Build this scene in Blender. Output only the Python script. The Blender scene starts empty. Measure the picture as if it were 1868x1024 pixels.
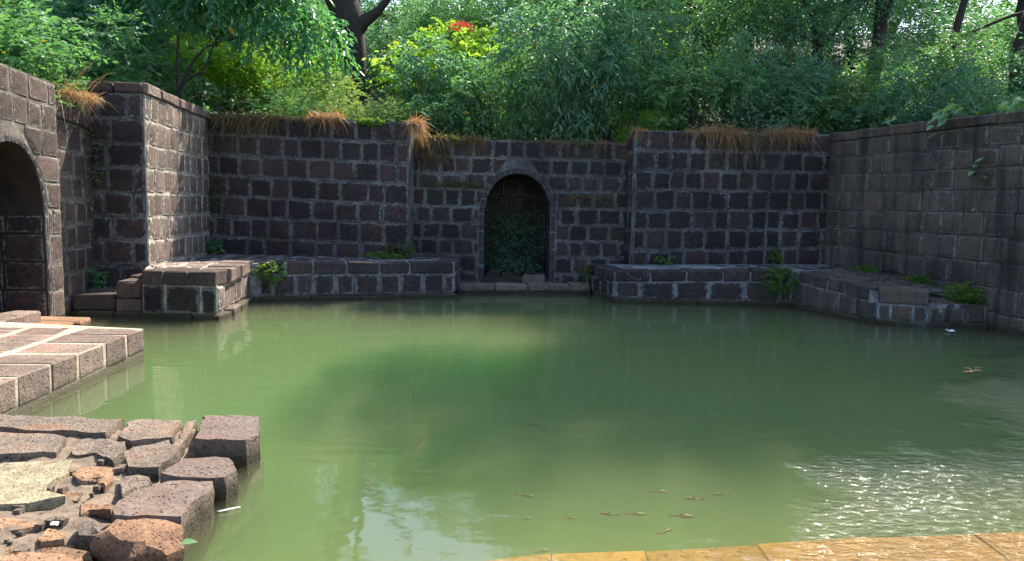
import bpy, bmesh, math, random
import numpy as np
from mathutils import Vector, Matrix, noise as mnoise

R = random.Random(7)
NR = np.random.RandomState(11)
SC = bpy.context.scene
COL = SC.collection

# ------------------------------------------------------------------ camera
cam_d = bpy.data.cameras.new("camera")
cam = bpy.data.objects.new("camera", cam_d)
COL.objects.link(cam)
cam_d.sensor_width = 36.0
cam_d.lens = 26.0
cam_d.clip_start = 0.05
cam_d.clip_end = 2000
pitch, roll = math.radians(5.925), math.radians(1.05)
fw = Vector((0, math.cos(pitch), -math.sin(pitch)))
r0 = Vector((1, 0, 0)); u0 = r0.cross(fw)
rr = r0 * math.cos(roll) + u0 * math.sin(roll)
uu = rr.cross(fw)
cam.matrix_world = Matrix(((rr.x, uu.x, -fw.x, 0), (rr.y, uu.y, -fw.y, 0), (rr.z, uu.z, -fw.z, 1.6), (0, 0, 0, 1)))
SC.camera = cam

# ------------------------------------------------------------------ light
SUN_AZ, SUN_EL = math.radians(30), math.radians(50)     # azimuth from +Y towards +X
world = bpy.data.worlds.new("World"); SC.world = world
world.use_nodes = True
wn = world.node_tree.nodes; wl = world.node_tree.links
sky = wn.new("ShaderNodeTexSky"); sky.sky_type = 'NISHITA'; sky.sun_disc = False
sky.sun_elevation = SUN_EL; sky.sun_rotation = SUN_AZ
sky.air_density = 1.0; sky.dust_density = 1.5; sky.ozone_density = 1.0
wl.new(sky.outputs[0], wn["Background"].inputs[0])
wn["Background"].inputs[1].default_value = 0.15
sl = bpy.data.lights.new("sun", 'SUN'); sl.energy = 4.2; sl.angle = math.radians(0.53); sl.color = (1.0, 0.93, 0.82)
sun = bpy.data.objects.new("sun", sl); COL.objects.link(sun)
sd = Vector((math.sin(SUN_AZ) * math.cos(SUN_EL), math.cos(SUN_AZ) * math.cos(SUN_EL), math.sin(SUN_EL)))
sun.rotation_euler = sd.to_track_quat('Z', 'Y').to_euler()
sun.location = (10, 17, 24)
SC.view_settings.view_transform = 'Standard'
SC.view_settings.look = 'None'
SC.view_settings.exposure = 1.55
SC.view_settings.gamma = 1.0
SC.view_settings.use_curve_mapping = False
cy = SC.cycles
cy.max_bounces = 10; cy.diffuse_bounces = 3; cy.glossy_bounces = 3; cy.transmission_bounces = 4
cy.transparent_max_bounces = 12; cy.volume_bounces = 3
cy.use_denoising = True
cy.sample_clamp_indirect = 6.0

# ------------------------------------------------------------------ node helpers
def new_mat(name):
    m = bpy.data.materials.new(name); m.use_nodes = True
    return m, m.node_tree.nodes, m.node_tree.links

class NT:
    def __init__(s, name):
        s.m, s.n, s.l = new_mat(name)
        s.bsdf = s.n["Principled BSDF"]; s.out = s.n["Material Output"]
    def node(s, t, **kw):
        x = s.n.new(t)
        for k, v in kw.items(): setattr(x, k, v)
        return x
    def link(s, a, b): s.l.new(a, b)
    def pos(s, scale=(1, 1, 1)):
        g = s.node("ShaderNodeNewGeometry")
        mp = s.node("ShaderNodeMapping"); mp.inputs["Scale"].default_value = scale
        s.link(g.outputs["Position"], mp.inputs[0]); return mp.outputs[0]
    def noise(s, vec, scale, detail=4, rough=0.55):
        x = s.node("ShaderNodeTexNoise"); x.inputs["Scale"].default_value = scale
        x.inputs["Detail"].default_value = detail; x.inputs["Roughness"].default_value = rough
        if vec is not None: s.link(vec, x.inputs["Vector"])
        return x.outputs[0]
    def voro(s, vec, scale):
        x = s.node("ShaderNodeTexVoronoi"); x.inputs["Scale"].default_value = scale
        s.link(vec, x.inputs["Vector"]); return x.outputs["Distance"]
    def ramp(s, fac, stops):
        x = s.node("ShaderNodeValToRGB"); e = x.color_ramp.elements
        while len(e) < len(stops): e.new(0.5)
        for i, (p, c) in enumerate(stops):
            e[i].position = p
            e[i].color = (c, c, c, 1) if isinstance(c, (int, float)) else (*c, 1)
        s.link(fac, x.inputs[0]); return x.outputs[0]
    def mix(s, fac, a, b, mode='MIX'):
        x = s.node("ShaderNodeMix", data_type='RGBA', blend_type=mode)
        if isinstance(fac, (int, float)): x.inputs[0].default_value = fac
        else: s.link(fac, x.inputs[0])
        for i, v in ((6, a), (7, b)):
            if isinstance(v, tuple): x.inputs[i].default_value = (*v, 1)
            else: s.link(v, x.inputs[i])
        return x.outputs[2]
    def math(s, op, a, b=0.0, clamp=False):
        x = s.node("ShaderNodeMath", operation=op); x.use_clamp = clamp
        for i, v in ((0, a), (1, b)):
            if isinstance(v, (int, float)): x.inputs[i].default_value = v
            else: s.link(v, x.inputs[i])
        return x.outputs[0]
    def bump(s, h, strength, dist=0.01):
        x = s.node("ShaderNodeBump"); x.inputs["Strength"].default_value = strength
        x.inputs["Distance"].default_value = dist
        s.link(h, x.inputs["Height"]); s.link(x.outputs[0], s.bsdf.inputs["Normal"])
        return x

def laterite(name, dark, red, mortar, lichen=0.25, pit_scale=42, pit=0.75, streak=None, streak_amt=0.0, rough=0.9, edge_amt=1.0, low_algae=True, bumpd=0.02, weathered=False):
    t = NT(name); p = t.pos()
    big = t.noise(p, 2.2, 5); mid = t.noise(p, 13, 6, 0.65); fine = t.noise(p, 75, 4, 0.7)
    oi = t.node("ShaderNodeObjectInfo").outputs["Random"]
    f = t.math('ADD', t.math('MULTIPLY', big, 0.9), t.math('MULTIPLY', t.math('SUBTRACT', oi, 0.5), 0.75))
    f = t.math('ADD', f, t.math('MULTIPLY', t.math('SUBTRACT', mid, 0.5), 2.0))
    col = t.mix(t.ramp(f, [(0.25, 0), (0.75, 1)]), dark, red)
    col = t.mix(t.ramp(fine, [(0.35, 0.0), (0.7, 0.5)]), col, tuple(min(1, c * 1.9) for c in red))
    pits = t.ramp(t.voro(p, pit_scale), [(0.12, 0), (0.42, 1)])
    pitn = t.ramp(t.noise(p, pit_scale * 0.8, 3, 0.6), [(0.40, 0), (0.52, 1)])
    pits = t.math('MAXIMUM', pits, pitn)
    col = t.mix(t.math('MULTIPLY', t.math('SUBTRACT', 1.0, pits), pit), col, tuple(c * 0.25 for c in dark))
    if weathered:
        wv = t.ramp(t.noise(p, 4.5, 6, 0.7), [(0.44, 0), (0.60, 1)])
        col = t.mix(t.math('MULTIPLY', wv, .6), col, (0.135, 0.118, 0.098))
        rv = t.ramp(t.noise(p, 3.1, 5, 0.65), [(0.54, 0), (0.66, 1)])
        col = t.mix(t.math('MULTIPLY', rv, .5), col, (0.30, 0.15, 0.085))
    # pale lichen flecks
    lf = t.math('MAXIMUM', t.ramp(t.noise(p, 55, 5, 0.75), [(0.60, 0), (0.70, 1)]), t.ramp(t.noise(p, 20, 6, 0.8), [(0.57, 0), (0.68, .8)]))
    lz = t.ramp(t.noise(p, 1.7, 3), [(0.38, 0.15), (0.62, 1)])
    col = t.mix(t.math('MULTIPLY', t.math('MULTIPLY', lf, lz), lichen), col, tuple(min(.55, 1.25 * c) for c in mortar))
    # mortar smeared over the borders of each stone
    at = t.node("ShaderNodeAttribute"); at.attribute_name = "edge"
    e = t.math('ADD', at.outputs["Fac"], t.math('MULTIPLY', t.math('SUBTRACT', t.noise(p, 19, 6, 0.75), 0.5), 2.6))
    e = t.math('ADD', e, t.math('MULTIPLY', t.math('SUBTRACT', t.noise(p, 2.5, 3), 0.5), 0.7))
    e = t.ramp(e, [(0.05, 1), (0.30, 0)])
    col = t.mix(t.math('MULTIPLY', e, edge_amt * 0.8), col, mortar)
    if streak:
        sp = t.pos((1, 1, 0.09))
        sk = t.noise(sp, 3.2, 6, 0.65)
        col = t.mix(t.math('MULTIPLY', t.ramp(sk, [(0.40, 0), (0.56, 1)]), streak_amt), col, streak[0])
        sk2 = t.noise(sp, 5.5, 5, 0.6)
        col = t.mix(t.math('MULTIPLY', t.ramp(sk2, [(0.52, 0), (0.64, 1)]), streak_amt), col, streak[1])
    st = t.ramp(t.noise(p, 0.9, 5, 0.6), [(0.42, 0), (0.62, 1)])
    col = t.mix(t.math('MULTIPLY', st, 0.45), col, tuple(c * .8 for c in dark))
    if low_algae:   # wet, dark-green tide mark just above the water
        z = t.node("ShaderNodeSeparateXYZ"); t.link(p, z.inputs[0])
        zz = t.math('ADD', z.outputs[2], t.math('MULTIPLY', t.math('SUBTRACT', mid, 0.5), 0.12))
        wet = t.ramp(zz, [(0.03, 1), (0.11, 0)])
        col = t.mix(t.math('MULTIPLY', wet, 0.8), col, (0.035, 0.032, 0.014))
    t.link(col, t.bsdf.inputs["Base Color"]); t.bsdf.inputs["Roughness"].default_value = rough
    t.bsdf.inputs["Specular IOR Level"].default_value = 0.25
    h = t.math('ADD', t.math('MULTIPLY', pits, 0.5), t.math('ADD', t.math('MULTIPLY', mid, 0.8), t.math('MULTIPLY', fine, 0.35)))
    t.bump(h, 0.9, bumpd)
    return t.m

def mortar_mat(name, a, b, stain, streak=None, streak_amt=0.0, amt=1.0):
    t = NT(name); p = t.pos()
    n1 = t.noise(p, 6, 6, 0.7); n2 = t.noise(p, 45, 5, 0.7); n3 = t.noise(p, 1.6, 4, 0.6)
    col = t.mix(t.ramp(n2, [(0.35, 0), (0.65, 1)]), a, b)
    col = t.mix(t.math('MULTIPLY', t.ramp(n1, [(0.42, 0), (0.62, 1)]), 0.75 * amt), col, stain)
    col = t.mix(t.math('MULTIPLY', t.ramp(n3, [(0.45, 0), (0.65, 1)]), 0.6 * amt), col, stain)
    if streak:
        sp = t.pos((1, 1, 0.09))
        sk = t.noise(sp, 3.2, 6, 0.65)
        col = t.mix(t.math('MULTIPLY', t.ramp(sk, [(0.40, 0), (0.56, 1)]), streak_amt), col, streak[0])
        sk2 = t.noise(sp, 5.5, 5, 0.6)
        col = t.mix(t.math('MULTIPLY', t.ramp(sk2, [(0.52, 0), (0.64, 1)]), streak_amt), col, streak[1])
    st = t.ramp(t.noise(p, 0.9, 5, 0.6), [(0.42, 0), (0.62, 1)])
    col = t.mix(t.math('MULTIPLY', st, 0.45 * amt), col, stain)
    z = t.node("ShaderNodeSeparateXYZ"); t.link(p, z.inputs[0])
    wet = t.ramp(t.math('ADD', z.outputs[2], t.math('MULTIPLY', t.math('SUBTRACT', n1, 0.5), 0.12)), [(0.03, 1), (0.11, 0)])
    col = t.mix(t.math('MULTIPLY', wet, 0.8), col, (0.035, 0.032, 0.014))
    t.link(col, t.bsdf.inputs["Base Color"]); t.bsdf.inputs["Roughness"].default_value = 0.95
    t.bsdf.inputs["Specular IOR Level"].default_value = 0.2
    t.bump(t.math('ADD', n2, n1), 0.9, 0.02)
    return t.m

M = {}
M['lat_dark'] = laterite('laterite_weathered_shaded', (0.013, 0.012, 0.0135), (0.058, 0.038, 0.034), (0.195, 0.193, 0.190), lichen=0.45, edge_amt=1.1)  # weathered stone, also set on shaded fronts to darken them
M['lat_sun_bright'] = laterite('laterite_sun_bright', (0.07, 0.052, 0.043), (0.20, 0.140, 0.110), (0.58, 0.51, 0.41), lichen=0.5, edge_amt=1.25)  # laterite brightened for sunlit faces, sunlight put into the colour
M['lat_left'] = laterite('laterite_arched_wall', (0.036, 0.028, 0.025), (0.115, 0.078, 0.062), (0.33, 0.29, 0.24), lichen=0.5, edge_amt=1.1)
M['mortar_left'] = mortar_mat('lime_mortar_arched_wall', (0.20, 0.175, 0.145), (0.36, 0.32, 0.26), (0.07, 0.055, 0.045))
M['lat_brown'] = laterite('laterite_stained', (0.026, 0.023, 0.023), (0.110, 0.084, 0.070), (0.26, 0.25, 0.23), lichen=0.25,
                          streak=((0.135, 0.098, 0.066), (0.018, 0.018, 0.023)), streak_amt=0.6, edge_amt=1.0)
M['lat_fresh'] = laterite('laterite_sunlit_paving', (0.125, 0.088, 0.070), (0.25, 0.178, 0.138), (0.5, 0.42, 0.3), lichen=0.25, pit_scale=34, pit=0.7, edge_amt=0.25, bumpd=0.035, weathered=True)
M['lat_ruin'] = laterite('laterite_broken', (0.13, 0.106, 0.082), (0.26, 0.195, 0.145), (0.4, 0.33, 0.22), lichen=0.3, pit_scale=60, pit=0.75, edge_amt=0.0, bumpd=0.045, weathered=True)
M['lat_orange'] = laterite('laterite_orange', (0.17, 0.095, 0.055), (0.33, 0.19, 0.11), (0.6, 0.45, 0.30), lichen=0.15, pit_scale=50, pit=0.6, edge_amt=0.0, bumpd=0.03)
M['lime_slab'] = laterite('limey_screed', (0.19, 0.16, 0.10), (0.30, 0.26, 0.165), (0.6, 0.5, 0.35), lichen=0.3, pit_scale=70, pit=0.55, edge_amt=0.0, bumpd=0.02)
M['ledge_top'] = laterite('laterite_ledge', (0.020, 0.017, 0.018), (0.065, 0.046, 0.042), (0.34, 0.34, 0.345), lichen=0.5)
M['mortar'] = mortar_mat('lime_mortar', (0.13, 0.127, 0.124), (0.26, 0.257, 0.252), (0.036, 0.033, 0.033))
M['mortar_lit'] = mortar_mat('lime_mortar_sun_bright', (0.42, 0.37, 0.30), (0.68, 0.60, 0.48), (0.17, 0.14, 0.11))  # brighter mortar copy, part of the sunlight is in its colour
M['mortar_brown'] = mortar_mat('lime_mortar_stained', (0.09, 0.083, 0.077), (0.175, 0.163, 0.150), (0.035, 0.031, 0.030),
                               streak=((0.135, 0.098, 0.066), (0.018, 0.018, 0.023)), streak_amt=0.65)
M['mortar_pale'] = mortar_mat('lime_mortar_paving', (0.42, 0.36, 0.26), (0.60, 0.53, 0.40), (0.30, 0.22, 0.15), amt=0.4)
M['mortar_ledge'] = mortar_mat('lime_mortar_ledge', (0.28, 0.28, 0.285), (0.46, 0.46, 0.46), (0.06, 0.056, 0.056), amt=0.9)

def simple(name, col, rough=0.8, var=0.3, scale=8, bump=0.0):
    t = NT(name); p = t.pos(); n = t.noise(p, scale, 5, 0.65)
    c = t.mix(t.ramp(n, [(0.3, 0), (0.7, 1)]), tuple(x * (1 - var) for x in col), tuple(min(1, x * (1 + var)) for x in col))
    t.link(c, t.bsdf.inputs["Base Color"]); t.bsdf.inputs["Roughness"].default_value = rough
    if bump: t.bump(n, bump, 0.02)
    return t.m
M['soil'] = simple('soil_leaf_litter', (0.035, 0.028, 0.016), 0.95, 0.5, 3, 0.8)
M['rubble'] = simple('rubble_fill', (0.15, 0.11, 0.075), 0.95, 0.5, 14, 1.0)
M['mud'] = simple('pool_mud', (0.42, 0.23, 0.06), 0.95, 0.3, 2)
M['submerged'] = laterite('laterite_submerged', (0.21, 0.072, 0.012), (0.42, 0.155, 0.030), (0.5, 0.3, 0.1), lichen=0.1, edge_amt=0, low_algae=False, pit_scale=24, pit=0.45)
M['band'] = simple('arch_band_plaster', (0.042, 0.036, 0.036), 0.95, 0.6, 9, 0.9)
M['vault_shade'] = simple('shade_painted_vault', (0.028, 0.020, 0.015), 0.95, 0.5, 5, 0.8)  # recess shade put into the dark tone of vaults and linings
M['bark'] = simple('bark', (0.035, 0.026, 0.020), 0.9, 0.5, 22, 1.0)
M['twig'] = simple('dry_twig', (0.26, 0.21, 0.14), 0.9, 0.4, 20)
M['paper'] = simple('white_litter', (0.85, 0.84, 0.8), 0.7, 0.05, 20)
M['blue'] = simple('blue_litter', (0.30, 0.38, 0.55), 0.5, 0.2, 20)
M['fish'] = simple('fish_skin', (0.22, 0.10, 0.04), 0.5, 0.3, 30)

def leafmat(name, c1, c2, trans=0.55, tcol=None, rough=0.5, spec=0.28):
    t = NT(name)
    t.n.remove(t.bsdf)
    at = t.node("ShaderNodeAttribute"); at.attribute_name = "tint"
    oi = t.node("ShaderNodeObjectInfo").outputs["Random"]
    f = t.math('ADD', t.math('MULTIPLY', at.outputs["Fac"], 0.8), t.math('MULTIPLY', oi, 0.3), clamp=True)
    col = t.mix(f, c1, c2)
    yel = t.ramp(at.outputs["Fac"], [(0.975, 0), (0.985, 1)])
    col = t.mix(yel, col, (0.32, 0.22, 0.03))
    pr = t.node("ShaderNodeBsdfPrincipled"); t.link(col, pr.inputs["Base Color"])
    pr.inputs["Roughness"].default_value = rough; pr.inputs["Specular IOR Level"].default_value = spec
    tr = t.node("ShaderNodeBsdfTranslucent")
    tc = t.mix(1.0, col, tcol or (2.6, 2.6, 0.9), 'MULTIPLY')
    tc2 = t.n[-1]; tc2.clamp_result = False
    t.link(tc, tr.inputs[0])
    mx = t.node("ShaderNodeMixShader"); mx.inputs[0].default_value = trans
    t.link(pr.outputs[0], mx.inputs[1]); t.link(tr.outputs[0], mx.inputs[2]); t.link(mx.outputs[0], t.out.inputs[0])
    return t.m
M['leaf_dark'] = leafmat('leaf_dark_green', (0.062, 0.150, 0.095), (0.125, 0.24, 0.145), 0.38, (1.5, 1.8, 0.9))
M['leaf_mid'] = leafmat('leaf_mid_green', (0.070, 0.165, 0.085), (0.14, 0.255, 0.115), 0.40, (1.7, 2.0, 0.9))
M['leaf_bright'] = leafmat('leaf_bright_green', (0.09, 0.18, 0.04), (0.19, 0.31, 0.06), 0.55)
M['leaf_grey'] = leafmat('leaf_grey_green', (0.075, 0.14, 0.07), (0.16, 0.23, 0.105), 0.4)
M['leaf_big'] = leafmat('leaf_broad_green', (0.038, 0.125, 0.078), (0.08, 0.20, 0.115), 0.40, rough=0.35)
M['fern'] = leafmat('fern_green', (0.05, 0.12, 0.025), (0.12, 0.20, 0.04), 0.4)
M['moss'] = leafmat('moss_green', (0.04, 0.065, 0.02), (0.10, 0.12, 0.035), 0.3)
M['straw'] = leafmat('dry_grass', (0.26, 0.155, 0.075), (0.46, 0.29, 0.15), 0.4, (1.4, 1.2, 0.8))
M['straw_dull'] = leafmat('dull_dry_grass', (0.11, 0.075, 0.03), (0.24, 0.17, 0.07), 0.3, (1.3, 1.2, 0.8))
M['orange_leaf'] = leafmat('orange_leaf', (0.65, 0.26, 0.12), (0.8, 0.42, 0.2), 0.2, (1.2, 1, 0.8))
M['vine_leaf'] = leafmat('vine_leaf', (0.10, 0.22, 0.10), (0.22, 0.36, 0.15), 0.35, (1.6, 1.6, 0.8))
M['pink'] = leafmat('coral_flower', (0.6, 0.12, 0.06), (0.8, 0.2, 0.1), 0.3, (1.2, 1, 1))

# ------------------------------------------------------------------ object helpers
def mesh_obj(name, verts, faces, mat, parent=None, smooth=False, edge=None, loc=None):
    me = bpy.data.meshes.new(name)
    if loc is not None:
        verts = [(v[0] - loc[0], v[1] - loc[1], v[2] - loc[2]) for v in verts]
    me.from_pydata([tuple(v) for v in verts], [], faces)
    if mat: me.materials.append(mat)
    if smooth: me.polygons.foreach_set("use_smooth", [True] * len(me.polygons))
    if edge is not None:
        a = me.attributes.new("edge", 'FLOAT', 'POINT'); a.data.foreach_set("value", edge)
    me.update()
    o = bpy.data.objects.new(name, me); COL.objects.link(o)
    if loc is not None: o.location = loc
    if parent is not None: o.parent = parent
    return o

def thing(name, label, cat, loc=(0, 0, 0), group=None):
    o = bpy.data.objects.new(name, None); COL.objects.link(o); o.location = loc
    o.empty_display_size = 0.2
    o['label'] = label; o['category'] = cat
    if group: o['group'] = group
    return o

def tag(o, label, cat, group=None, kind=None):
    o['label'] = label; o['category'] = cat
    if group: o['group'] = group
    if kind: o['kind'] = kind
    return o

def child(o, root):
    """parent while the root keeps a plain translation"""
    o.parent = root
    o.location = Vector(o.location) - Vector(root.location)
    return o

def clip_poly(pts, a, b):
    """keep what lies left of the directed line a->b"""
    out = []
    def side(p): return (b[0] - a[0]) * (p[1] - a[1]) - (b[1] - a[1]) * (p[0] - a[0])
    for i in range(len(pts)):
        p, q = pts[i], pts[(i + 1) % len(pts)]
        sp, sq = side(p), side(q)
        if sp >= 0: out.append(p)
        if (sp >= 0) != (sq >= 0):
            t = sp / (sp - sq); out.append((p[0] + (q[0] - p[0]) * t, p[1] + (q[1] - p[1]) * t))
    return out

def area(p):
    return 0.5 * sum(p[i][0] * p[(i + 1) % len(p)][1] - p[(i + 1) % len(p)][0] * p[i][1] for i in range(len(p)))

def inset_poly(pts, d):
    """inset a convex ccw polygon by clipping with its shifted edges"""
    out = list(pts); n = len(pts)
    for i in range(n):
        a, b = pts[i], pts[(i + 1) % n]
        ex, ey = b[0] - a[0], b[1] - a[1]; L = math.hypot(ex, ey)
        if L < 1e-5: continue
        nx, ny = -ey / L * d, ex / L * d
        out = clip_poly(out, (a[0] + nx, a[1] + ny), (b[0] + nx, b[1] + ny))
        if len(out) < 3: return []
    return out

def resample(pts, n, rnd):
    """n points round a polygon, its corners rounded off a little"""
    m = len(pts); out = []
    per = [math.dist(pts[i], pts[(i + 1) % m]) for i in range(m)]; P = sum(per)
    for i in range(m):
        a, b = pts[i], pts[(i + 1) % m]
        k = max(2, round(n * per[i] / P)) if per[i] > 0.06 else 1
        c0 = min(0.3, 0.012 / max(per[i], .02))
        for j in range(k):
            t = (c0 + (1 - 2 * c0) * j / (k - 1)) if k > 1 else 0.5
            out.append((a[0] + (b[0] - a[0]) * t, a[1] + (b[1] - a[1]) * t))
    return out

def panel_stone(pts2, frame, mat, parent, gap=0.012, proud=0.02, jit=0.010, n=9, name='stone_block', deep=0.03):
    """one stone set into mortar: pts2 = ccw outline in panel coordinates, frame = (origin, U, V, N)"""
    p = inset_poly(pts2, gap)
    if len(p) < 3 or area(p) < 0.002: return None
    p = resample(p, n, R)
    O, U, V, N = frame
    cx = sum(q[0] for q in p) / len(p); cyy = sum(q[1] for q in p) / len(p)
    p = [(x + R.uniform(-jit, jit), y + R.uniform(-jit, jit)) for x, y in p]
    pr = proud * R.uniform(0.45, 1.5)
    tilt_u, tilt_v = R.uniform(-.02, .02), R.uniform(-.02, .02)
    rings = [(0.0, -deep), (0.006, pr * 0.6), (0.032, pr), (0.085, pr * 1.1)]
    size = max(0.05, min(max(abs(q[0] - cx) for q in p), max(abs(q[1] - cyy) for q in p)))
    vs, ed = [], []
    c3 = O + U * cx + V * cyy
    for k, (ins, dep) in enumerate(rings):
        s = 1 - min(0.6, ins / size)
        for (x, y) in p:
            dx, dy = (x - cx) * s, (y - cyy) * s
            d = dep + (dx * tilt_u + dy * tilt_v if k else 0) + (R.uniform(-.0035, .0035) if k else 0)
            vs.append(U * dx + V * dy + N * d)
            ed.append((0.0, 0.05, 0.45, 1.0)[k])
    m = len(p); fs = []
    for k in range(3):
        for i in range(m):
            j = (i + 1) % m
            fs.append((k * m + i, k * m + j, (k + 1) * m + j, (k + 1) * m + i))
    fs.append(tuple(3 * m + i for i in range(m)))
    o = mesh_obj(name, vs, fs, mat, None, True, ed); o.data.set_sharp_from_angle(angle=.6)
    o.location = c3
    if parent is not None: child(o, parent)
    return o

def box_stone(c8, mat, parent, r=0.018, jit=0.008, name='stone_block', proud_edge=True):
    """worn rectangular stone from 8 corners: bottom 4 (ccw) then top 4"""
    c8 = [Vector(c) for c in c8]
    ctr = sum(c8, Vector()) / 8
    sgn = [(-1, -1, -1), (1, -1, -1), (1, 1, -1), (-1, 1, -1), (-1, -1, 1), (1, -1, 1), (1, 1, 1), (-1, 1, 1)]
    ln = [((c8[1] - c8[0]).length), ((c8[3] - c8[0]).length), ((c8[4] - c8[0]).length)]
    def tri(x, y, z):
        x, y, z = (x + 1) / 2, (y + 1) / 2, (z + 1) / 2
        b = c8[0] * (1 - x) * (1 - y) + c8[1] * x * (1 - y) + c8[2] * x * y + c8[3] * (1 - x) * y
        t = c8[4] * (1 - x) * (1 - y) + c8[5] * x * (1 - y) + c8[6] * x * y + c8[7] * (1 - x) * y
        return b * (1 - z) + t * z
    idx = {}; vs = []
    for ci, s in enumerate(sgn):
        jv = Vector((R.uniform(-jit, jit), R.uniform(-jit, jit), R.uniform(-jit, jit)))
        for ax in range(3):
            co = []
            for a in range(3):
                f = 1.0 if a == ax else 1 - 2 * min(0.3, r * R.uniform(.6, 1.5) / max(0.02, ln[a]))
                co.append(s[a] * f)
            idx[(ci, ax)] = len(vs); vs.append(tri(*co) + jv - ctr)
    fs = []
    quads = {0: [(1, 2, 6, 5), (0, 4, 7, 3)], 1: [(3, 7, 6, 2), (0, 1, 5, 4)], 2: [(4, 5, 6, 7), (0, 3, 2, 1)]}
    for ax, qs in quads.items():
        for q in qs: fs.append(tuple(idx[(c, ax)] for c in q))
    edges = [(0, 1), (1, 2), (2, 3), (3, 0), (4, 5), (5, 6), (6, 7), (7, 4), (0, 4), (1, 5), (2, 6), (3, 7)]
    for a, b in edges:
        along = [i for i in range(3) if sgn[a][i] != sgn[b][i]][0]
        o1, o2 = [i for i in range(3) if i != along]
        fs.append((idx[(a, o1)], idx[(b, o1)], idx[(b, o2)], idx[(a, o2)]))
    for c in range(8): fs.append((idx[(c, 0)], idx[(c, 1)], idx[(c, 2)]))
    me = bpy.data.meshes.new(name); me.from_pydata([tuple(v) for v in vs], [], fs)
    bm = bmesh.new(); bm.from_mesh(me); bmesh.ops.recalc_face_normals(bm, faces=bm.faces); bm.to_mesh(me); bm.free()
    me.materials.append(mat)
    a = me.attributes.new("edge", 'FLOAT', 'POINT'); a.data.foreach_set("value", [R.uniform(.45, .8) if name != 'step_stone' else 1.0] * len(vs))
    o = bpy.data.objects.new(name, me); COL.objects.link(o); o.location = ctr
    if parent is not None: child(o, parent)
    return o

def prism(name, poly, z0, z1, mat, parent=None, ztop=None, loc=None):
    """vertical prism over a ground polygon (ccw); ztop may give one height per corner"""
    n = len(poly)
    vs = [(x, y, z0) for x, y in poly] + [(x, y, (ztop[i] if ztop else z1)) for i, (x, y) in enumerate(poly)]
    fs = [tuple(reversed(range(n))), tuple(range(n, 2 * n))] + [(i, (i + 1) % n, n + (i + 1) % n, n + i) for i in range(n)]
    return mesh_obj(name, vs, fs, mat, parent, loc=loc)

def lerp(a, b, t): return a + (b - a) * t

def arch_outline(a):
    """half widths left/right by height for a slightly pointed arch: a = dict(c, w, z0, spring, apex)"""
    pts = []
    K = 9
    for i in range(K + 1):
        t = i / K
        ang = t * math.pi / 2
        x = math.cos(ang) ** 0.92; z = math.sin(ang) ** 0.96
        pts.append((a['w'] * x, a['spring'] + (a['apex'] - a['spring']) * z))
    return pts

def arch_half(a, z, extra=0.0):
    w, sp, ap = a['w'] + extra, a['spring'], a['apex'] + extra
    if z <= sp: return w
    if z >= ap: return 0.0
    s = (z - sp) / (ap - sp)
    ang = math.asin(min(1, s ** (1 / 0.96)))
    return w * math.cos(ang) ** 0.92

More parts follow.
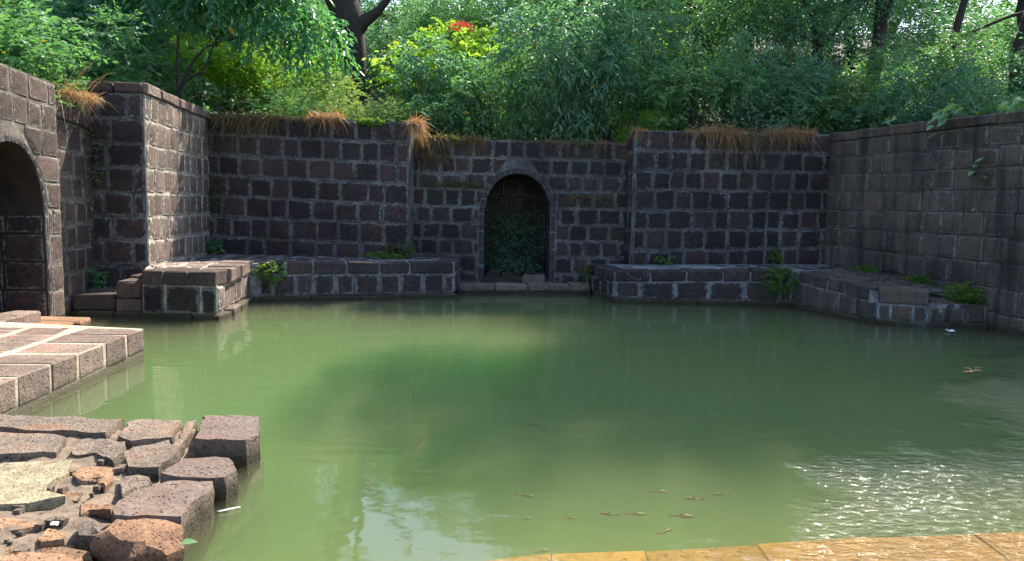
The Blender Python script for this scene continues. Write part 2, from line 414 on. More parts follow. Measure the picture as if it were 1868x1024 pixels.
def wall(name, label, P0, P1, lines, mat, mortar, thick=0.6, arch=None, bw=(0.30, 0.50), proud=0.018, gap=0.012,
         band=0.15, parent=None, coping=None, jit=0.010, base_core=-1.7, part='stone_block', ring_mat=None, skew=None):
    """lines: list of (z at P0, z at P1) from bottom to top, one per bed joint"""
    P0 = Vector((*P0, 0)); P1 = Vector((*P1, 0)); L = (P1 - P0).length
    U = (P1 - P0) / L; Z = Vector((0, 0, 1)); N = U.cross(Z)
    root = parent or thing(name, label, 'wall', (P0 + P1) / 2)
    zt0, zt1 = lines[-1]
    # mortar core
    front = [(0, base_core), (L, base_core), (L, zt1), (0, zt0)]
    O = P0
    bm = bmesh.new(); rl_ = Vector(root.location)
    def cell(q):   # one convex piece of the core, as a closed prism
        v = [bm.verts.new(O + U * u + Z * z - rl_) for u, z in q] + [bm.verts.new(O + U * u + Z * z - N * thick - rl_) for u, z in q]
        k = len(q); bm.faces.new(v[:k]); bm.faces.new(list(reversed(v[k:])))
        for i in range(k): bm.faces.new((v[i], v[k + i], v[k + (i + 1) % k], v[(i + 1) % k]))
    if arch:
        c = arch['c']; ho_ = arch_outline(arch); ho_ = [(arch['w'], base_core)] + ho_
        lv, rv = [], []
        def zt_(u): return lerp(zt0, zt1, u / L)
        V_ = lambda u, z, d: bm.verts.new(O + U * u + Z * z - N * d - rl_)
        for sg in (-1, 1):
            eu = 0.0 if sg < 0 else L; ez = zt0 if sg < 0 else zt1
            inner_ = [(c + sg * x, z) for x, z in ho_]; outer_ = [(eu, min(z, ez)) for x, z in ho_]
            top_o, top_i = (eu, ez), (c, zt_(c))
            for d in (0.0, thick):
                iv = [V_(u, z, d) for u, z in inner_] + [V_(*top_i, d)]
                ov = [V_(u, z, d) for u, z in outer_] + [V_(*top_o, d)]
                for i in range(len(iv) - 1): bm.faces.new((iv[i], iv[i + 1], ov[i + 1], ov[i]))
                if d == 0.0: fi, fo = iv, ov
                else:
                    for i in range(len(iv) - 2): bm.faces.new((fi[i], fi[i + 1], iv[i + 1], iv[i]))
                    for i in range(len(ov) - 1): bm.faces.new((fo[i], fo[i + 1], ov[i + 1], ov[i]))
                    bm.faces.new((fi[-1], fo[-1], ov[-1], iv[-1]))
    else:
        cell(front)
    bmesh.ops.remove_doubles(bm, verts=bm.verts, dist=1e-4)
    bmesh.ops.recalc_face_normals(bm, faces=bm.faces)
    me = bpy.data.meshes.new('mortar_core'); bm.to_mesh(me); bm.free(); me.materials.append(mortar)
    core = bpy.data.objects.new('mortar_core', me); COL.objects.link(core); core.parent = root
    if arch:   # added lining, the shade of the opening put into its dark colour
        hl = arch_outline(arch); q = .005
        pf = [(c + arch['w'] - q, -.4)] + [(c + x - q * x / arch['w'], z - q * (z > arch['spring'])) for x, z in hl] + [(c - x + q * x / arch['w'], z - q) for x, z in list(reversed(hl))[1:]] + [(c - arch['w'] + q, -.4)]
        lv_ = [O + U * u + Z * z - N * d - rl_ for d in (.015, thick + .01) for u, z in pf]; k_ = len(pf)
        mesh_obj('arch_shade_lining', lv_, [(i, i + 1, k_ + i + 1, k_ + i) for i in range(k_ - 1)], M['vault_shade'], root)
    if arch:   # smooth arch band standing a little proud
        K = 9; ho = arch_outline(arch)
        ow = dict(arch); 
        inner = [(c + x, z) for x, z in ho] + [(c - x, z) for x, z in list(reversed(ho))[1:]]
        inner = [(c + arch['w'], arch['z0'])] + inner + [(c - arch['w'], arch['z0'])]
        outer = []
        for i, (x, z) in enumerate(inner):
            if i in (0, len(inner) - 1): outer.append((x + (band if i == 0 else -band), z)); continue
            a, b = inner[i - 1], inner[i + 1]
            dx, dz = b[0] - a[0], b[1] - a[1]; l = math.hypot(dx, dz)
            outer.append((x + dz / l * band, z - dx / l * band))
        seg = [(i, i + 1) for i in range(len(inner) - 1)]
        # jambs cut into courses
        pieces = []
        for i, j in seg:
            a, b, cc, d = inner[i], inner[j], outer[j], outer[i]
            hh = math.dist(a, b)
            k = max(1, round(hh / 0.33))
            for q in range(k):
                t0, t1 = q / k, (q + 1) / k
                pieces.append([(lerp(a[0], b[0], t0), lerp(a[1], b[1], t0)), (lerp(d[0], cc[0], t0), lerp(d[1], cc[1], t0)),
                               (lerp(d[0], cc[0], t1), lerp(d[1], cc[1], t1)), (lerp(a[0], b[0], t1), lerp(a[1], b[1], t1))])
        # pair up thin arch segments
        for q in pieces:
            if area(q) < 0: q = q[::-1]
            panel_stone(q, (O, U, Z, N), ring_mat or M['band'], root, gap=0.0015, proud=0.005, jit=0.004, n=8, name='arch_stone', deep=0.02)
    for k in range(len(lines) - 1):
        (a0, a1), (b0, b1) = lines[k], lines[k + 1]
        u = -R.uniform(0.0, 0.25)
        while u < L - 0.02:
            w = R.uniform(*bw)
            ua, ub = max(0, u), min(L, u + w)
            if L - ub < 0.14: ub = L
            u = ub
            if ub - ua < 0.07: continue
            def zb(x): return lerp(a0, a1, x / L)
            def zt(x): return lerp(b0, b1, x / L)
            q = [(ua, zb(ua)), (ub, zb(ub)), (ub, zt(ub)), (ua, zt(ua))]
            if R.random() < 0.16 and zt(ua) - zb(ua) > 0.26 and ub - ua > 0.3:     # an odd stone drops a little
                dzz = R.uniform(0.02, 0.045); q = [(ua, zb(ua)), (ub, zb(ub)), (ub, zt(ub) - dzz), (ua, zt(ua) - dzz * R.uniform(.2, 1))]
            qs = [q]
            if arch:
                c = arch['c']; zl = (zb(ua) + zb(ub)) / 2; zh = (zt(ua) + zt(ub)) / 2
                top = arch['apex'] + band
                if zl < top:
                    hl, hh2 = arch_half(arch, zl, band), arch_half(arch, zh, band)
                    if zh >= top: hh2 = hl * .45
                    qs = []
                    if ua < c: # left part: keep left of the slanted edge
                        l = clip_poly(q, (c - hl, zl), (c - hh2, zh)); 
                        if len(l) > 2: qs.append(l)
                    if ub > c:
                        l = clip_poly(q, (c + hh2, zh), (c + hl, zl))
                        if len(l) > 2: qs.append(l)
            for qq in qs:
                if area(qq) > 0.006:
                    panel_stone(qq, (O, U, Z, N), mat, root, gap=gap, proud=proud, jit=jit, name=part)
    if coping:   # coping blocks lie on the wall head and jut out over the face
        h, over, cm = coping
        u = 0.0
        while u < L - 0.01:
            w = min(R.uniform(0.35, 0.6), L - u)
            if L - u - w < 0.2: w = L - u
            za, zc = lerp(zt0, zt1, u / L), lerp(zt0, zt1, (u + w) / L)
            f = over * R.uniform(0.8, 1.2); g = 0.006
            b = [O + U * (u + g) + N * f, O + U * (u + w - g) + N * f, O + U * (u + w - g) - N * 0.4, O + U * (u + g) - N * 0.4]
            zz = [za, zc, zc, za]; hh = h + R.uniform(-.012, .012)
            box_stone([(p.x, p.y, z) for p, z in zip(b, zz)] + [(p.x, p.y, z + hh) for p, z in zip(b, zz)], cm, root, 0.02, name='coping_stone')
            u += w
    return root

def course_lines(z00, z01, z10, z11, level0, level1, n_below, n_above, wob=0.012):
    """bed-joint lines: base (z00,z01), a straight level course (level0,level1), head (z10,z11)"""
    out = [(z00, z01)]
    for i in range(1, n_below): out.append((lerp(z00, level0, i / n_below) + R.uniform(-wob, wob), lerp(z01, level1, i / n_below) + R.uniform(-wob, wob)))
    out.append((level0, level1))
    for i in range(1, n_above): out.append((lerp(level0, z10, i / n_above) + R.uniform(-wob, wob), lerp(level1, z11, i / n_above) + R.uniform(-wob, wob)))
    out.append((z10, z11))
    return out

V3 = Vector
Zu = V3((0, 0, 1))
# ------------------------------------------------------------------ ground, pool bed, water
def ground_h(x, y):
    """hillside behind the tank, level ground on its other sides"""
    d = max(0.0, y - 15.0)
    h = 2.72 + min(9.0, 0.30 * d) + 0.25 * mnoise.noise(V3((x * .25, y * .25, 0)))
    h += max(0, abs(x) - 12) * 0.03
    return min(h, 13)
ring0 = [(-6.5, 1.2), (-6.35, 6.5), (-6.3, 8.6), (-6.25, 10.85), (-6.3, 13.95), (-5.9, 14.1), (-1.9, 13.95), (-1.75, 14.5), (2.5, 14.5), (2.6, 14.15), (5.9, 14.6),
         (6.4, 14.5), (6.8, 11.6), (7.1, 10.1), (7.5, 7.0), (8.0, 3.0), (8.2, 0.5), (7.5, -1.8), (-5.5, -1.8)]
cxr, cyr = 0.5, 7.0
gv, gf = [], []
steps = [1.0, 1.08, 1.2, 1.4, 1.7, 2.1, 2.7, 3.6, 5.0, 8.0, 14.0, 30.0, 80.0]
# resample the ring
rs = []
for i in range(len(ring0)):
    a, b = ring0[i], ring0[(i + 1) % len(ring0)]
    k = max(1, int(math.dist(a, b) / 0.8))
    for j in range(k): rs.append((lerp(a[0], b[0], j / k), lerp(a[1], b[1], j / k)))
nr = len(rs)
for s in steps:
    for x, y in rs:
        X, Y = cxr + (x - cxr) * s, cyr + (y - cyr) * s
        z = ground_h(X, Y)
        if y < 0.9 and s < 1.5: z = lerp(0.95, z, (s - 1) / 0.5)
        if y < 0.9 and s == 1.0: z = 0.9
        gv.append((X, Y, z))
for k in range(len(steps) - 1):
    for i in range(nr):
        j = (i + 1) % nr
        gf.append((k * nr + i, (k + 1) * nr + i, (k + 1) * nr + j, k * nr + j))
g = mesh_obj('ground', gv, gf, M['soil'], smooth=True); g['kind'] = 'structure'
bm = bmesh.new(); bm.from_mesh(g.data); bmesh.ops.recalc_face_normals(bm, faces=bm.faces)
if sum(f.normal.z for f in bm.faces) < 0: bmesh.ops.reverse_faces(bm, faces=bm.faces)
bm.to_mesh(g.data); bm.free()
bed_poly = [(-6.9, -2.2), (8.6, -2.2), (8.4, 3), (7.3, 14.9), (-6.6, 14.9)]
bed = prism('pool_bed', bed_poly, -2.2, -1.75, M['mud']); bed['kind'] = 'structure'

t = NT('pool_water'); t.n.remove(t.bsdf)
p = t.pos()
mp = t.node("ShaderNodeMapping"); mp.inputs["Scale"].default_value = (1.0, 1.8, 1.0); t.link(p, mp.inputs[0])
sep = t.node("ShaderNodeSeparateXYZ"); t.link(p, sep.inputs[0])
rw = t.ramp(t.math('ADD', t.math('MULTIPLY', sep.outputs[0], 0.22), t.math('MULTIPLY', sep.outputs[1], -0.05)), [(0.0, 0.25), (0.55, 1)])
h1 = t.noise(mp.outputs[0], 5.0, 3, 0.5); h2 = t.noise(mp.outputs[0], 1.3, 2, 0.5); h3 = t.noise(mp.outputs[0], 22, 2, 0.5)
h = t.math('ADD', t.math('MULTIPLY', h1, t.math('MULTIPLY', rw, 0.30)), t.math('MULTIPLY', h2, 0.55))
h = t.math('ADD', h, t.math('MULTIPLY', h3, t.math('MULTIPLY', rw, 0.06)))
m2 = t.math('ADD', t.math('MULTIPLY', sep.outputs[0], 0.30), t.math('MULTIPLY', sep.outputs[1], -0.26)); m2 = t.math('ADD', m2, .62)
m2 = t.math('ADD', m2, t.math('MULTIPLY', t.math('SUBTRACT', t.noise(p, .7, 4), 0.5), 1.1))
m2 = t.ramp(m2, [(0.10, 0), (0.95, 1)])
h = t.math('ADD', h, t.math('MULTIPLY', m2, t.math('MULTIPLY', t.noise(mp.outputs[0], 12.0, 4, 0.62), 11.0)))
b = t.node("ShaderNodeBump"); b.inputs["Strength"].default_value = 0.6; b.inputs["Distance"].default_value = 0.02
t.link(h, b.inputs["Height"])
gl = t.node("ShaderNodeBsdfGlossy"); t.link(t.math('ADD', t.math('MULTIPLY', t.math('MULTIPLY', m2, 0.42), t.ramp(t.noise(mp.outputs[0], 13.0, 4, .6), [(0.50, 0), (0.58, 1)])), 0.008), gl.inputs["Roughness"]); t.link(b.outputs[0], gl.inputs["Normal"])
tr = t.node("ShaderNodeBsdfTransparent")
fr = t.node("ShaderNodeFresnel"); fr.inputs["IOR"].default_value = 1.48; t.link(b.outputs[0], fr.inputs["Normal"])
geo = t.node("ShaderNodeNewGeometry")
fac = t.math('MULTIPLY', fr.outputs[0], t.math('SUBTRACT', 1.0, geo.outputs["Backfacing"]))
mx = t.node("ShaderNodeMixShader"); t.link(fac, mx.inputs[0]); t.link(tr.outputs[0], mx.inputs[1]); t.link(gl.outputs[0], mx.inputs[2])
t.link(mx.outputs[0], t.out.inputs["Surface"])
vs_ = t.node("ShaderNodeVolumeScatter"); vs_.inputs["Color"].default_value = (0.158, 0.132, 0.088, 1); vs_.inputs["Density"].default_value = 3.2; vs_.inputs["Anisotropy"].default_value = 0.0
va_ = t.node("ShaderNodeVolumeAbsorption"); va_.inputs["Color"].default_value = (0.38, 0.72, 0.36, 1); va_.inputs["Density"].default_value = 2.0
ad = t.node("ShaderNodeAddShader"); t.link(vs_.outputs[0], ad.inputs[0]); t.link(va_.outputs[0], ad.inputs[1])
t.link(ad.outputs[0], t.out.inputs["Volume"])
water = prism('pool_water', [(-6.75, -1.9), (8.3, -1.9), (8.2, 3), (7.2, 14.6), (-6.4, 14.6)], -1.8, 0.0, t.m)
water['kind'] = 'structure'

# ------------------------------------------------------------------ the tank walls
# left wall with the arch, standing slightly proud of its neighbour
dl = V3((.13, -.99, 0)).normalized()
def LW(y): return (-6.1 + .1313 * (10.8 - y), y)
a0, a1 = LW(6.0), LW(9.56)
L = math.dist(a0, a1)
ar = dict(c=math.dist(a0, LW(8.46)), w=0.72, z0=0.08, spring=1.34, apex=2.20)
wl_ = wall('arched_wall', 'sunlit laterite wall at the far left with half of a round arch and a raised head', (a0[0] + .10, a0[1]), (a1[0] + .10, a1[1]),
           [(0.05, .05), (.42, .40), (.78, .76), (1.12, 1.1), (1.46, 1.43), (1.80, 1.76), (2.13, 2.08), (2.46, 2.40), (2.80, 2.72), (3.12, 3.00)],
           M['lat_left'], M['mortar_left'], 0.55, arch=ar, band=0.07, gap=0.012)
# passage behind the arch: side wall, back wall, vault
O_ = V3((a0[0] + .10, a0[1], 0)); U_ = (V3((a1[0], a1[1], 0)) - V3((a0[0], a0[1], 0))).normalized(); N_ = U_.cross(Zu)
def on_left(u, d, z): return O_ + U_ * u - N_ * d + Zu * z
def slabquad(name, pts, mat, parent, thick_dir):
    q = [V3(x) for x in pts]; b = [x + thick_dir for x in q]
    r = V3(parent.location)
    return mesh_obj(name, [x - r for x in q + b], [(0, 1, 2, 3), (7, 6, 5, 4), (0, 4, 5, 1), (1, 5, 6, 2), (2, 6, 7, 3), (3, 7, 4, 0)], mat, parent)
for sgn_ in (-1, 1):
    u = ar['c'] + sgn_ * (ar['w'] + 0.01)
    slabquad('passage_side', [on_left(u, .54, -.5), on_left(u, 2.2, -.5), on_left(u, 2.2, 3.0), on_left(u, .54, 3.0)], M['vault_shade'], wl_, U_ * (0.3 * sgn_))
slabquad('passage_back', [on_left(ar['c'] - .9, 2.2, -.5), on_left(ar['c'] + .9, 2.2, -.5), on_left(ar['c'] + .9, 2.2, 3), on_left(ar['c'] - .9, 2.2, 3)], M['vault_shade'], wl_, -N_ * .3)
slabquad('passage_roof', [on_left(ar['c'] - .9, .54, 2.32), on_left(ar['c'] + .9, .54, 2.32), on_left(ar['c'] + .9, 2.3, 2.32), on_left(ar['c'] - .9, 2.3, 2.32)], M['vault_shade'], wl_, Zu * .3)
# stones on the far jamb inside the arch
fj = (on_left(ar['c'] + ar['w'] - 0.0, 0.0, 0), -N_, Zu, -U_)
zz = [0.08, .42, .78, 1.12, 1.36]
for k in range(4):
    x = 0.02
    while x < 2.0:
        w = R.uniform(.35, .55); q = [(x, zz[k]), (x + w, zz[k]), (x + w, zz[k + 1]), (x, zz[k + 1])]
        panel_stone(q, fj, M['lat_dark'], wl_, gap=0.010, proud=0.016); x += w
b0, b1 = LW(9.56), LW(10.85)
wall('short_wall', 'narrow laterite wall strip with a jutting cap between the arched wall and the buttress', b0, b1,
     [(-.1, -.1), (.24, .22), (.56, .55), (.90, .88), (1.23, 1.21), (1.56, 1.54), (1.88, 1.85), (2.22, 2.15), (2.62, 2.53)],
     M['lat_left'], M['mortar_left'], 0.55, coping=(0.19, 0.06, M['lat_left']), bw=(.28, .42))
# buttress: front face and side face
A, B, C = (-5.32, 10.8), (-5.64, 13.85), (-1.90, 13.5)
zl = [(-.4, -.4), (.27, .29), (.61, .62), (.97, .97), (1.31, 1.32), (1.66, 1.66), (2.02, 1.99), (2.36, 2.33), (2.71, 2.68), (3.07, 3.03)]
but = wall('buttress', 'tall square laterite buttress whose right side catches the sun, beside the landing block', A, B, zl, M['lat_sun_bright'], M['mortar_lit'], 0.7,
           bw=(.27, .36), coping=(0.15, 0.05, M['lat_sun_bright']))
wall('', '', (-6.075, 10.70), (-5.325, 10.775), [(a, a) for a, _ in zl], M['lat_dark'], M['mortar'], 0.25, parent=but, bw=(.36, .42), coping=(0.15, 0.05, M['lat_dark']), gap=.012)  # front gets darker stone and mortar than the side, shade painted in
# back left wall
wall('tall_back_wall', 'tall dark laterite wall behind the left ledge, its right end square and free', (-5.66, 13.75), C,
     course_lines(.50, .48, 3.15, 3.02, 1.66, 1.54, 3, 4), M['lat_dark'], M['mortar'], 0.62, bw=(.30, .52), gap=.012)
# recessed middle wall with the niche
midP, midQ = (-1.98, 14.0), (2.26, 14.1)
arm = dict(c=2.06, w=0.625, z0=0.10, spring=1.40, apex=2.17)
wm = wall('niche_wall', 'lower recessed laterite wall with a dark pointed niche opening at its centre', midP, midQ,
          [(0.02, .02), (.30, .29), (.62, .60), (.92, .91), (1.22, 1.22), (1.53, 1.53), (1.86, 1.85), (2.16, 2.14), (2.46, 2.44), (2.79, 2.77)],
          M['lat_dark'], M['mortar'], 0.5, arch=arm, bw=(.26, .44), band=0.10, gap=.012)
Om = V3((*midP, 0)); Um = (V3((*midQ, 0)) - Om).normalized(); Nm = Um.cross(Zu)
def on_mid(u, d, z): return Om + Um * u - Nm * d + Zu * z
# vaulted niche shell
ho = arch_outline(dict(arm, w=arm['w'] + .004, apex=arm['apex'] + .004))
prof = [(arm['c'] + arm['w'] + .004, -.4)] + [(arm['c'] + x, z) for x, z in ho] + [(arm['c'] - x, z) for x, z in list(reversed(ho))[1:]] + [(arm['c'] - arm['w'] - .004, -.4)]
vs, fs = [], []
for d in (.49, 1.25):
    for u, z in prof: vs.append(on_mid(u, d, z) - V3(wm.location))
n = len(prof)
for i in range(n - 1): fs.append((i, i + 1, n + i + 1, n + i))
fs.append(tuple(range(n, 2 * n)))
mesh_obj('niche_vault', vs, fs, M['vault_shade'], wm)
fj = (on_mid(arm['c'] + arm['w'], 0.02, 0), -Nm, Zu, -Um)
for k, (z0, z1) in enumerate([(.12, .44), (.44, .78), (.78, 1.10), (1.10, 1.40)]):
    x = 0.0
    while x < 1.1:
        w = R.uniform(.3, .45); panel_stone([(x, z0), (x + w, z0), (x + w, z1), (x, z1)], fj, M['lat_dark'], wm, gap=.014, proud=.008); x += w
nb = (on_mid(arm['c'] - arm['w'], 1.25, 0), Um, Zu, Nm)
for k in range(6):
    x = 0.0
    while x < 1.2:
        w = R.uniform(.3, .45); z0 = .1 + .33 * k
        panel_stone([(x, z0), (min(1.25, x + w), z0), (min(1.25, x + w), z0 + .33), (x, z0 + .33)], nb, M['lat_dark'], wm, gap=.014, proud=.012); x += w
# back right wall and its short return
D_, E_ = (5.98, 14.22), (6.68, 10.13)
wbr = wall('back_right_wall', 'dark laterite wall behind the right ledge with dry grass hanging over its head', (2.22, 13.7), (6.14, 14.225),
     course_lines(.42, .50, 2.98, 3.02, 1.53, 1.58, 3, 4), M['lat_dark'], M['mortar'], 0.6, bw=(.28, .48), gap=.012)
wall('', '', (2.13, 14.12), (2.195, 13.70), [(.1, .1), (.42, .42), (.80, .80), (1.16, 1.16), (1.53, 1.53), (1.88, 1.88), (2.25, 2.25), (2.6, 2.6), (2.98, 2.98)], M['lat_dark'], M['mortar'], 0.4, parent=wbr, bw=(.4, .5))
# put-log hole as a flat disc, its inner shade painted near black
hole_c = V3((3.72, 13.902, 1.66))
mesh_obj('painted_hole', [V3((math.cos(a) * .06, 0.0, math.sin(a) * .06)) + hole_c - V3(wbr.location) + V3((0, -.03, 0)) for a in [i * math.pi / 5 for i in range(10)]] +
         [V3((math.cos(a) * .045, 0.0, math.sin(a) * .045)) + hole_c - V3(wbr.location) + V3((0, -.03, 0)) for a in [i * math.pi / 5 for i in range(10)]],
         [(i, (i + 1) % 10, 10 + (i + 1) % 10, 10 + i) for i in range(10)] + [tuple(range(10, 20))], simple('hole_shade', (.006, .005, .005)), wbr)
# right wall
F_ = (7.02, 8.15)
wall('stained_wall', 'long water-stained brown laterite wall closing the right side of the pool', D_, (F_[0], F_[1]),
     [(-.1, -.1), (.24, .22), (.58, .56), (.93, .91), (1.27, 1.26), (1.60, 1.60), (1.93, 1.91), (2.25, 2.21), (2.57, 2.50), (2.87, 2.77)],
     M['lat_brown'], M['mortar_brown'], 0.6, bw=(.32, .55), coping=(0.16, 0.035, M['lat_brown']), gap=.010, proud=.022, jit=.012)
wall('stained_wall', 'nearer stretch of the stained wall, outside the picture on the right', F_, (7.9, 2.0),
     [(-.1, -.1), (.24, .22), (.58, .56), (.93, .91), (1.27, 1.26), (1.60, 1.60), (1.93, 1.91), (2.25, 2.21), (2.5, 2.5), (2.77, 2.77)],
     M['lat_brown'], M['mortar_brown'], 0.5, bw=(.5, .8))

# ------------------------------------------------------------------ ledges
def face_run(root, P0, P1, zs, mat, bw=(.3, .5), proud=.018, gap=.02, n=9, base=0.0):
    """vertical face of stones between two ground points; zs as in wall()"""
    P0 = V3((*P0, 0)); P1 = V3((*P1, 0)); L = (P1 - P0).length; U = (P1 - P0) / L; N = U.cross(Zu)
    for k in range(len(zs) - 1):
        (a0, a1), (b0, b1) = zs[k], zs[k + 1]
        u = -R.uniform(0, .2)
        while u < L - .02:
            w = R.uniform(*bw); ua, ub = max(0, u), min(L, u + w)
            if L - ub < .14: ub = L
            u = ub
            if ub - ua < .06: continue
            panel_stone([(ua, lerp(a0, a1, ua / L)), (ub, lerp(a0, a1, ub / L)), (ub, lerp(b0, b1, ub / L)), (ua, lerp(b0, b1, ua / L))],
                        (P0, U, Zu, N), mat, root, gap=gap, proud=proud, n=n)

def rim_run(root, P0, P1, z0, z1, depth, h, mat, bw=(.36, .58), over=.02, g=.012, in0=0.0, in1=0.0, joint_mat=None):
    """row of capping slabs along an edge, front faces and tops both showing; z0,z1 top height at the ends"""
    P0 = V3((*P0, 0)); P1 = V3((*P1, 0)); L = (P1 - P0).length; U = (P1 - P0) / L; N = U.cross(Zu)
    u = 0.0
    while u < L - .01:
        w = min(R.uniform(*bw), L - u)
        if L - u - w < .22: w = L - u
        f = over + R.uniform(-.008, .012)
        ia = in0 if u < .01 else 0.0; ib = in1 if u + w > L - .01 else 0.0
        b = [P0 + U * (u + g) + N * f, P0 + U * (u + w - g) + N * f, P0 + U * (u + w - g - ib) - N * depth, P0 + U * (u + g + ia) - N * depth]
        za, zb_ = lerp(z0, z1, u / L), lerp(z0, z1, (u + w) / L)
        dz = R.uniform(-.006, .010)
        zz = [za, zb_, zb_, za]
        box_stone([(q.x, q.y, z - h) for q, z in zip(b, zz)] + [(q.x, q.y, z + dz) for q, z in zip(b, zz)], mat, root, .014, .006, name='edge_stone')
        u += w

def top_grid(root, poly, O, U, z_fn, mat, cell=(.42, .34), gap=.02, proud=.010):
    """stones let into the top of a ledge, clipped to the ccw convex polygon poly"""
    U = V3((*U, 0)).normalized(); V = Zu.cross(U)
    pl = [((V3((*q, 0)) - V3((*O, 0))).dot(U), (V3((*q, 0)) - V3((*O, 0))).dot(V)) for q in poly]
    if area(pl) < 0: pl = pl[::-1]
    u0_, u1_ = min(q[0] for q in pl), max(q[0] for q in pl); v0_, v1_ = min(q[1] for q in pl), max(q[1] for q in pl)
    v = v0_
    while v < v1_ - .05:
        hv = cell[1] * R.uniform(.8, 1.25); u = u0_ - R.uniform(0, .3)
        while u < u1_:
            wu = cell[0] * R.uniform(.75, 1.35)
            q = [(u, v), (u + wu, v), (u + wu, v + hv), (u, v + hv)]
            for i in range(len(pl)):
                q = clip_poly(q, pl[i], pl[(i + 1) % len(pl)])
                if len(q) < 3: break
            if len(q) >= 3 and area(q) > .012:
                cx_ = sum(a[0] for a in q) / len(q); cy_ = sum(a[1] for a in q) / len(q)
                w = V3((*O, 0)) + U * cx_ + V * cy_
                panel_stone(q, (V3((*O, z_fn(w.x, w.y))), U, V, Zu), mat, root, gap=gap, proud=proud, n=8, jit=.008, deep=.02)
            u += wu
        v += hv

# landing block on the left
LB = thing('landing_block', 'square laterite landing block jutting into the pool with a sunlit top and right side', 'stone block', (-4.6, 10.6, 0))
lp = lambda poly: [(x - LB.location.x, y - LB.location.y) for x, y in poly]
prism('mortar_core', lp([(-4.93, 9.80), (-3.935, 9.785), (-4.20, 11.84), (-4.5, 11.95), (-5.32, 11.0), (-5.30, 10.70)]), -1.7, .60, M['mortar_lit'], LB)
rim_run(LB, (-4.93, 9.78), (-3.92, 9.76), .635, .63, .40, .19, M['lat_left'], bw=(.30, .36))  # front rim darker than the side rim, its shade put into the colour
rim_run(LB, (-3.905, 10.17), (-4.17, 11.84), .63, .63, .38, .19, M['lat_sun_bright'], bw=(.30, .40))
face_run(LB, (-4.93, 9.79), (-3.93, 9.775), [(.06, .06), (.44, .43)], M['lat_dark'], bw=(.30, .5), gap=.016)  # shaded front in the dark stone, sunlit side in the bright one
face_run(LB, (-3.93, 9.80), (-4.19, 11.84), [(.09, .09), (.43, .43)], M['lat_sun_bright'], bw=(.26, .36), gap=.012)
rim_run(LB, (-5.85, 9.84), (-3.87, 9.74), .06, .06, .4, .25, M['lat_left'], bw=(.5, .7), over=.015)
rim_run(LB, (-3.86, 10.15), (-4.14, 11.8), .07, .07, .4, .25, M['lat_sun_bright'], bw=(.5, .7), over=.015)
top_grid(LB, [(-4.92, 10.19), (-4.30, 10.18), (-4.55, 11.85), (-5.30, 10.95), (-5.28, 10.72)], (-4.9, 10.2), (1, 0), lambda x, y: .615, M['lat_sun_bright'], (.36, .34))
# the rough steps at its left
ST = thing('landing_steps', 'low rough laterite steps in the corner left of the landing block', 'steps', (-5.5, 10.2, 0))
prism('mortar_core', [(x - ST.location.x, y - ST.location.y) for x, y in [(-5.95, 9.95), (-4.94, 9.93), (-5.30, 10.72), (-6.02, 10.78)]], -1.7, .22, M['mortar_left'], ST)
def bxs(root, x0, x1, y0, y1, z0, z1, mat, yaw=0, r=.02, jit=.01, name='stone_block'):
    c = V3(((x0 + x1) / 2, (y0 + y1) / 2, 0)); m = Matrix.Rotation(yaw, 3, 'Z')
    q = [m @ (V3((a, b, 0)) - c) + c for a, b in ((x0, y0), (x1, y0), (x1, y1), (x0, y1))]
    return box_stone([(p.x, p.y, z0) for p in q] + [(p.x, p.y, z1) for p in q], mat, root, r, jit, name=name)
bxs(ST, -5.31, -4.97, 9.84, 10.24, .24, .47, M['lat_left'], .04)
bxs(ST, -5.36, -4.99, 10.27, 10.66, .24, .50, M['lat_left'], .02)
bxs(ST, -5.93, -5.36, 9.90, 10.28, .06, .275, M['lat_left'], .02)
bxs(ST, -5.97, -5.42, 10.32, 10.72, .08, .29, M['lat_left'], -.01)
bxs(ST, -5.33, -4.96, 9.85, 10.2, .03, .235, M['lat_left'], .02)
bxs(ST, -5.98, -5.35, 9.88, 10.3, -.3, .05, M['lat_left'], .02)

# left ledge below the tall back wall
LLp = [(-4.25, 11.62), (-4.06, 11.68), (-1.02, 12.63), (-.99, 13.96), (-1.86, 13.96), (-1.88, 13.46), (-5.62, 13.72), (-5.36, 11.2)]
LL = thing('left_ledge', 'long low laterite ledge along the foot of the tall back wall with weeds on it', 'stone ledge', (-2.8, 12.9, 0))
prism('mortar_core', [(x - LL.location.x, y - LL.location.y) for x, y in LLp], -1.7, .575, M['mortar_ledge'], LL, ztop=[.58, .58, .56, .57, .57, .57, .58, .58])
fs_ = [((-4.02, 11.66), (-1.0, 12.60))]
rim_run(LL, (-4.02, 11.66), (-1.0, 12.60), .605, .585, .36, .18, M['ledge_top'], bw=(.36, .62), g=.02, in1=.0)
rim_run(LL, (-.985, 12.97), (-.965, 13.96), .585, .585, .36, .18, M['ledge_top'], bw=(.4, .5), g=.016)
face_run(LL, (-4.02, 11.67), (-1.0, 12.61), [(.06, .06), (.42, .40)], M['ledge_top'], bw=(.26, .42), gap=.016)
face_run(LL, (-.99, 12.62), (-.97, 13.94), [(.06, .06), (.40, .40)], M['ledge_top'], bw=(.3, .42), gap=.014)
rim_run(LL, (-4.0, 11.62), (-.94, 12.575), .055, .05, .4, .25, M['lat_brown'], bw=(.6, .9), over=.02, g=.005)
top_grid(LL, [(-4.15, 12.02), (-1.32, 12.92), (-1.32, 13.44), (-1.9, 13.48), (-5.6, 13.7), (-5.4, 11.5), (-4.4, 11.9)], (-4, 12.05), (.955, .297), lambda x, y: .572, M['ledge_top'], (.42, .30), gap=.016)
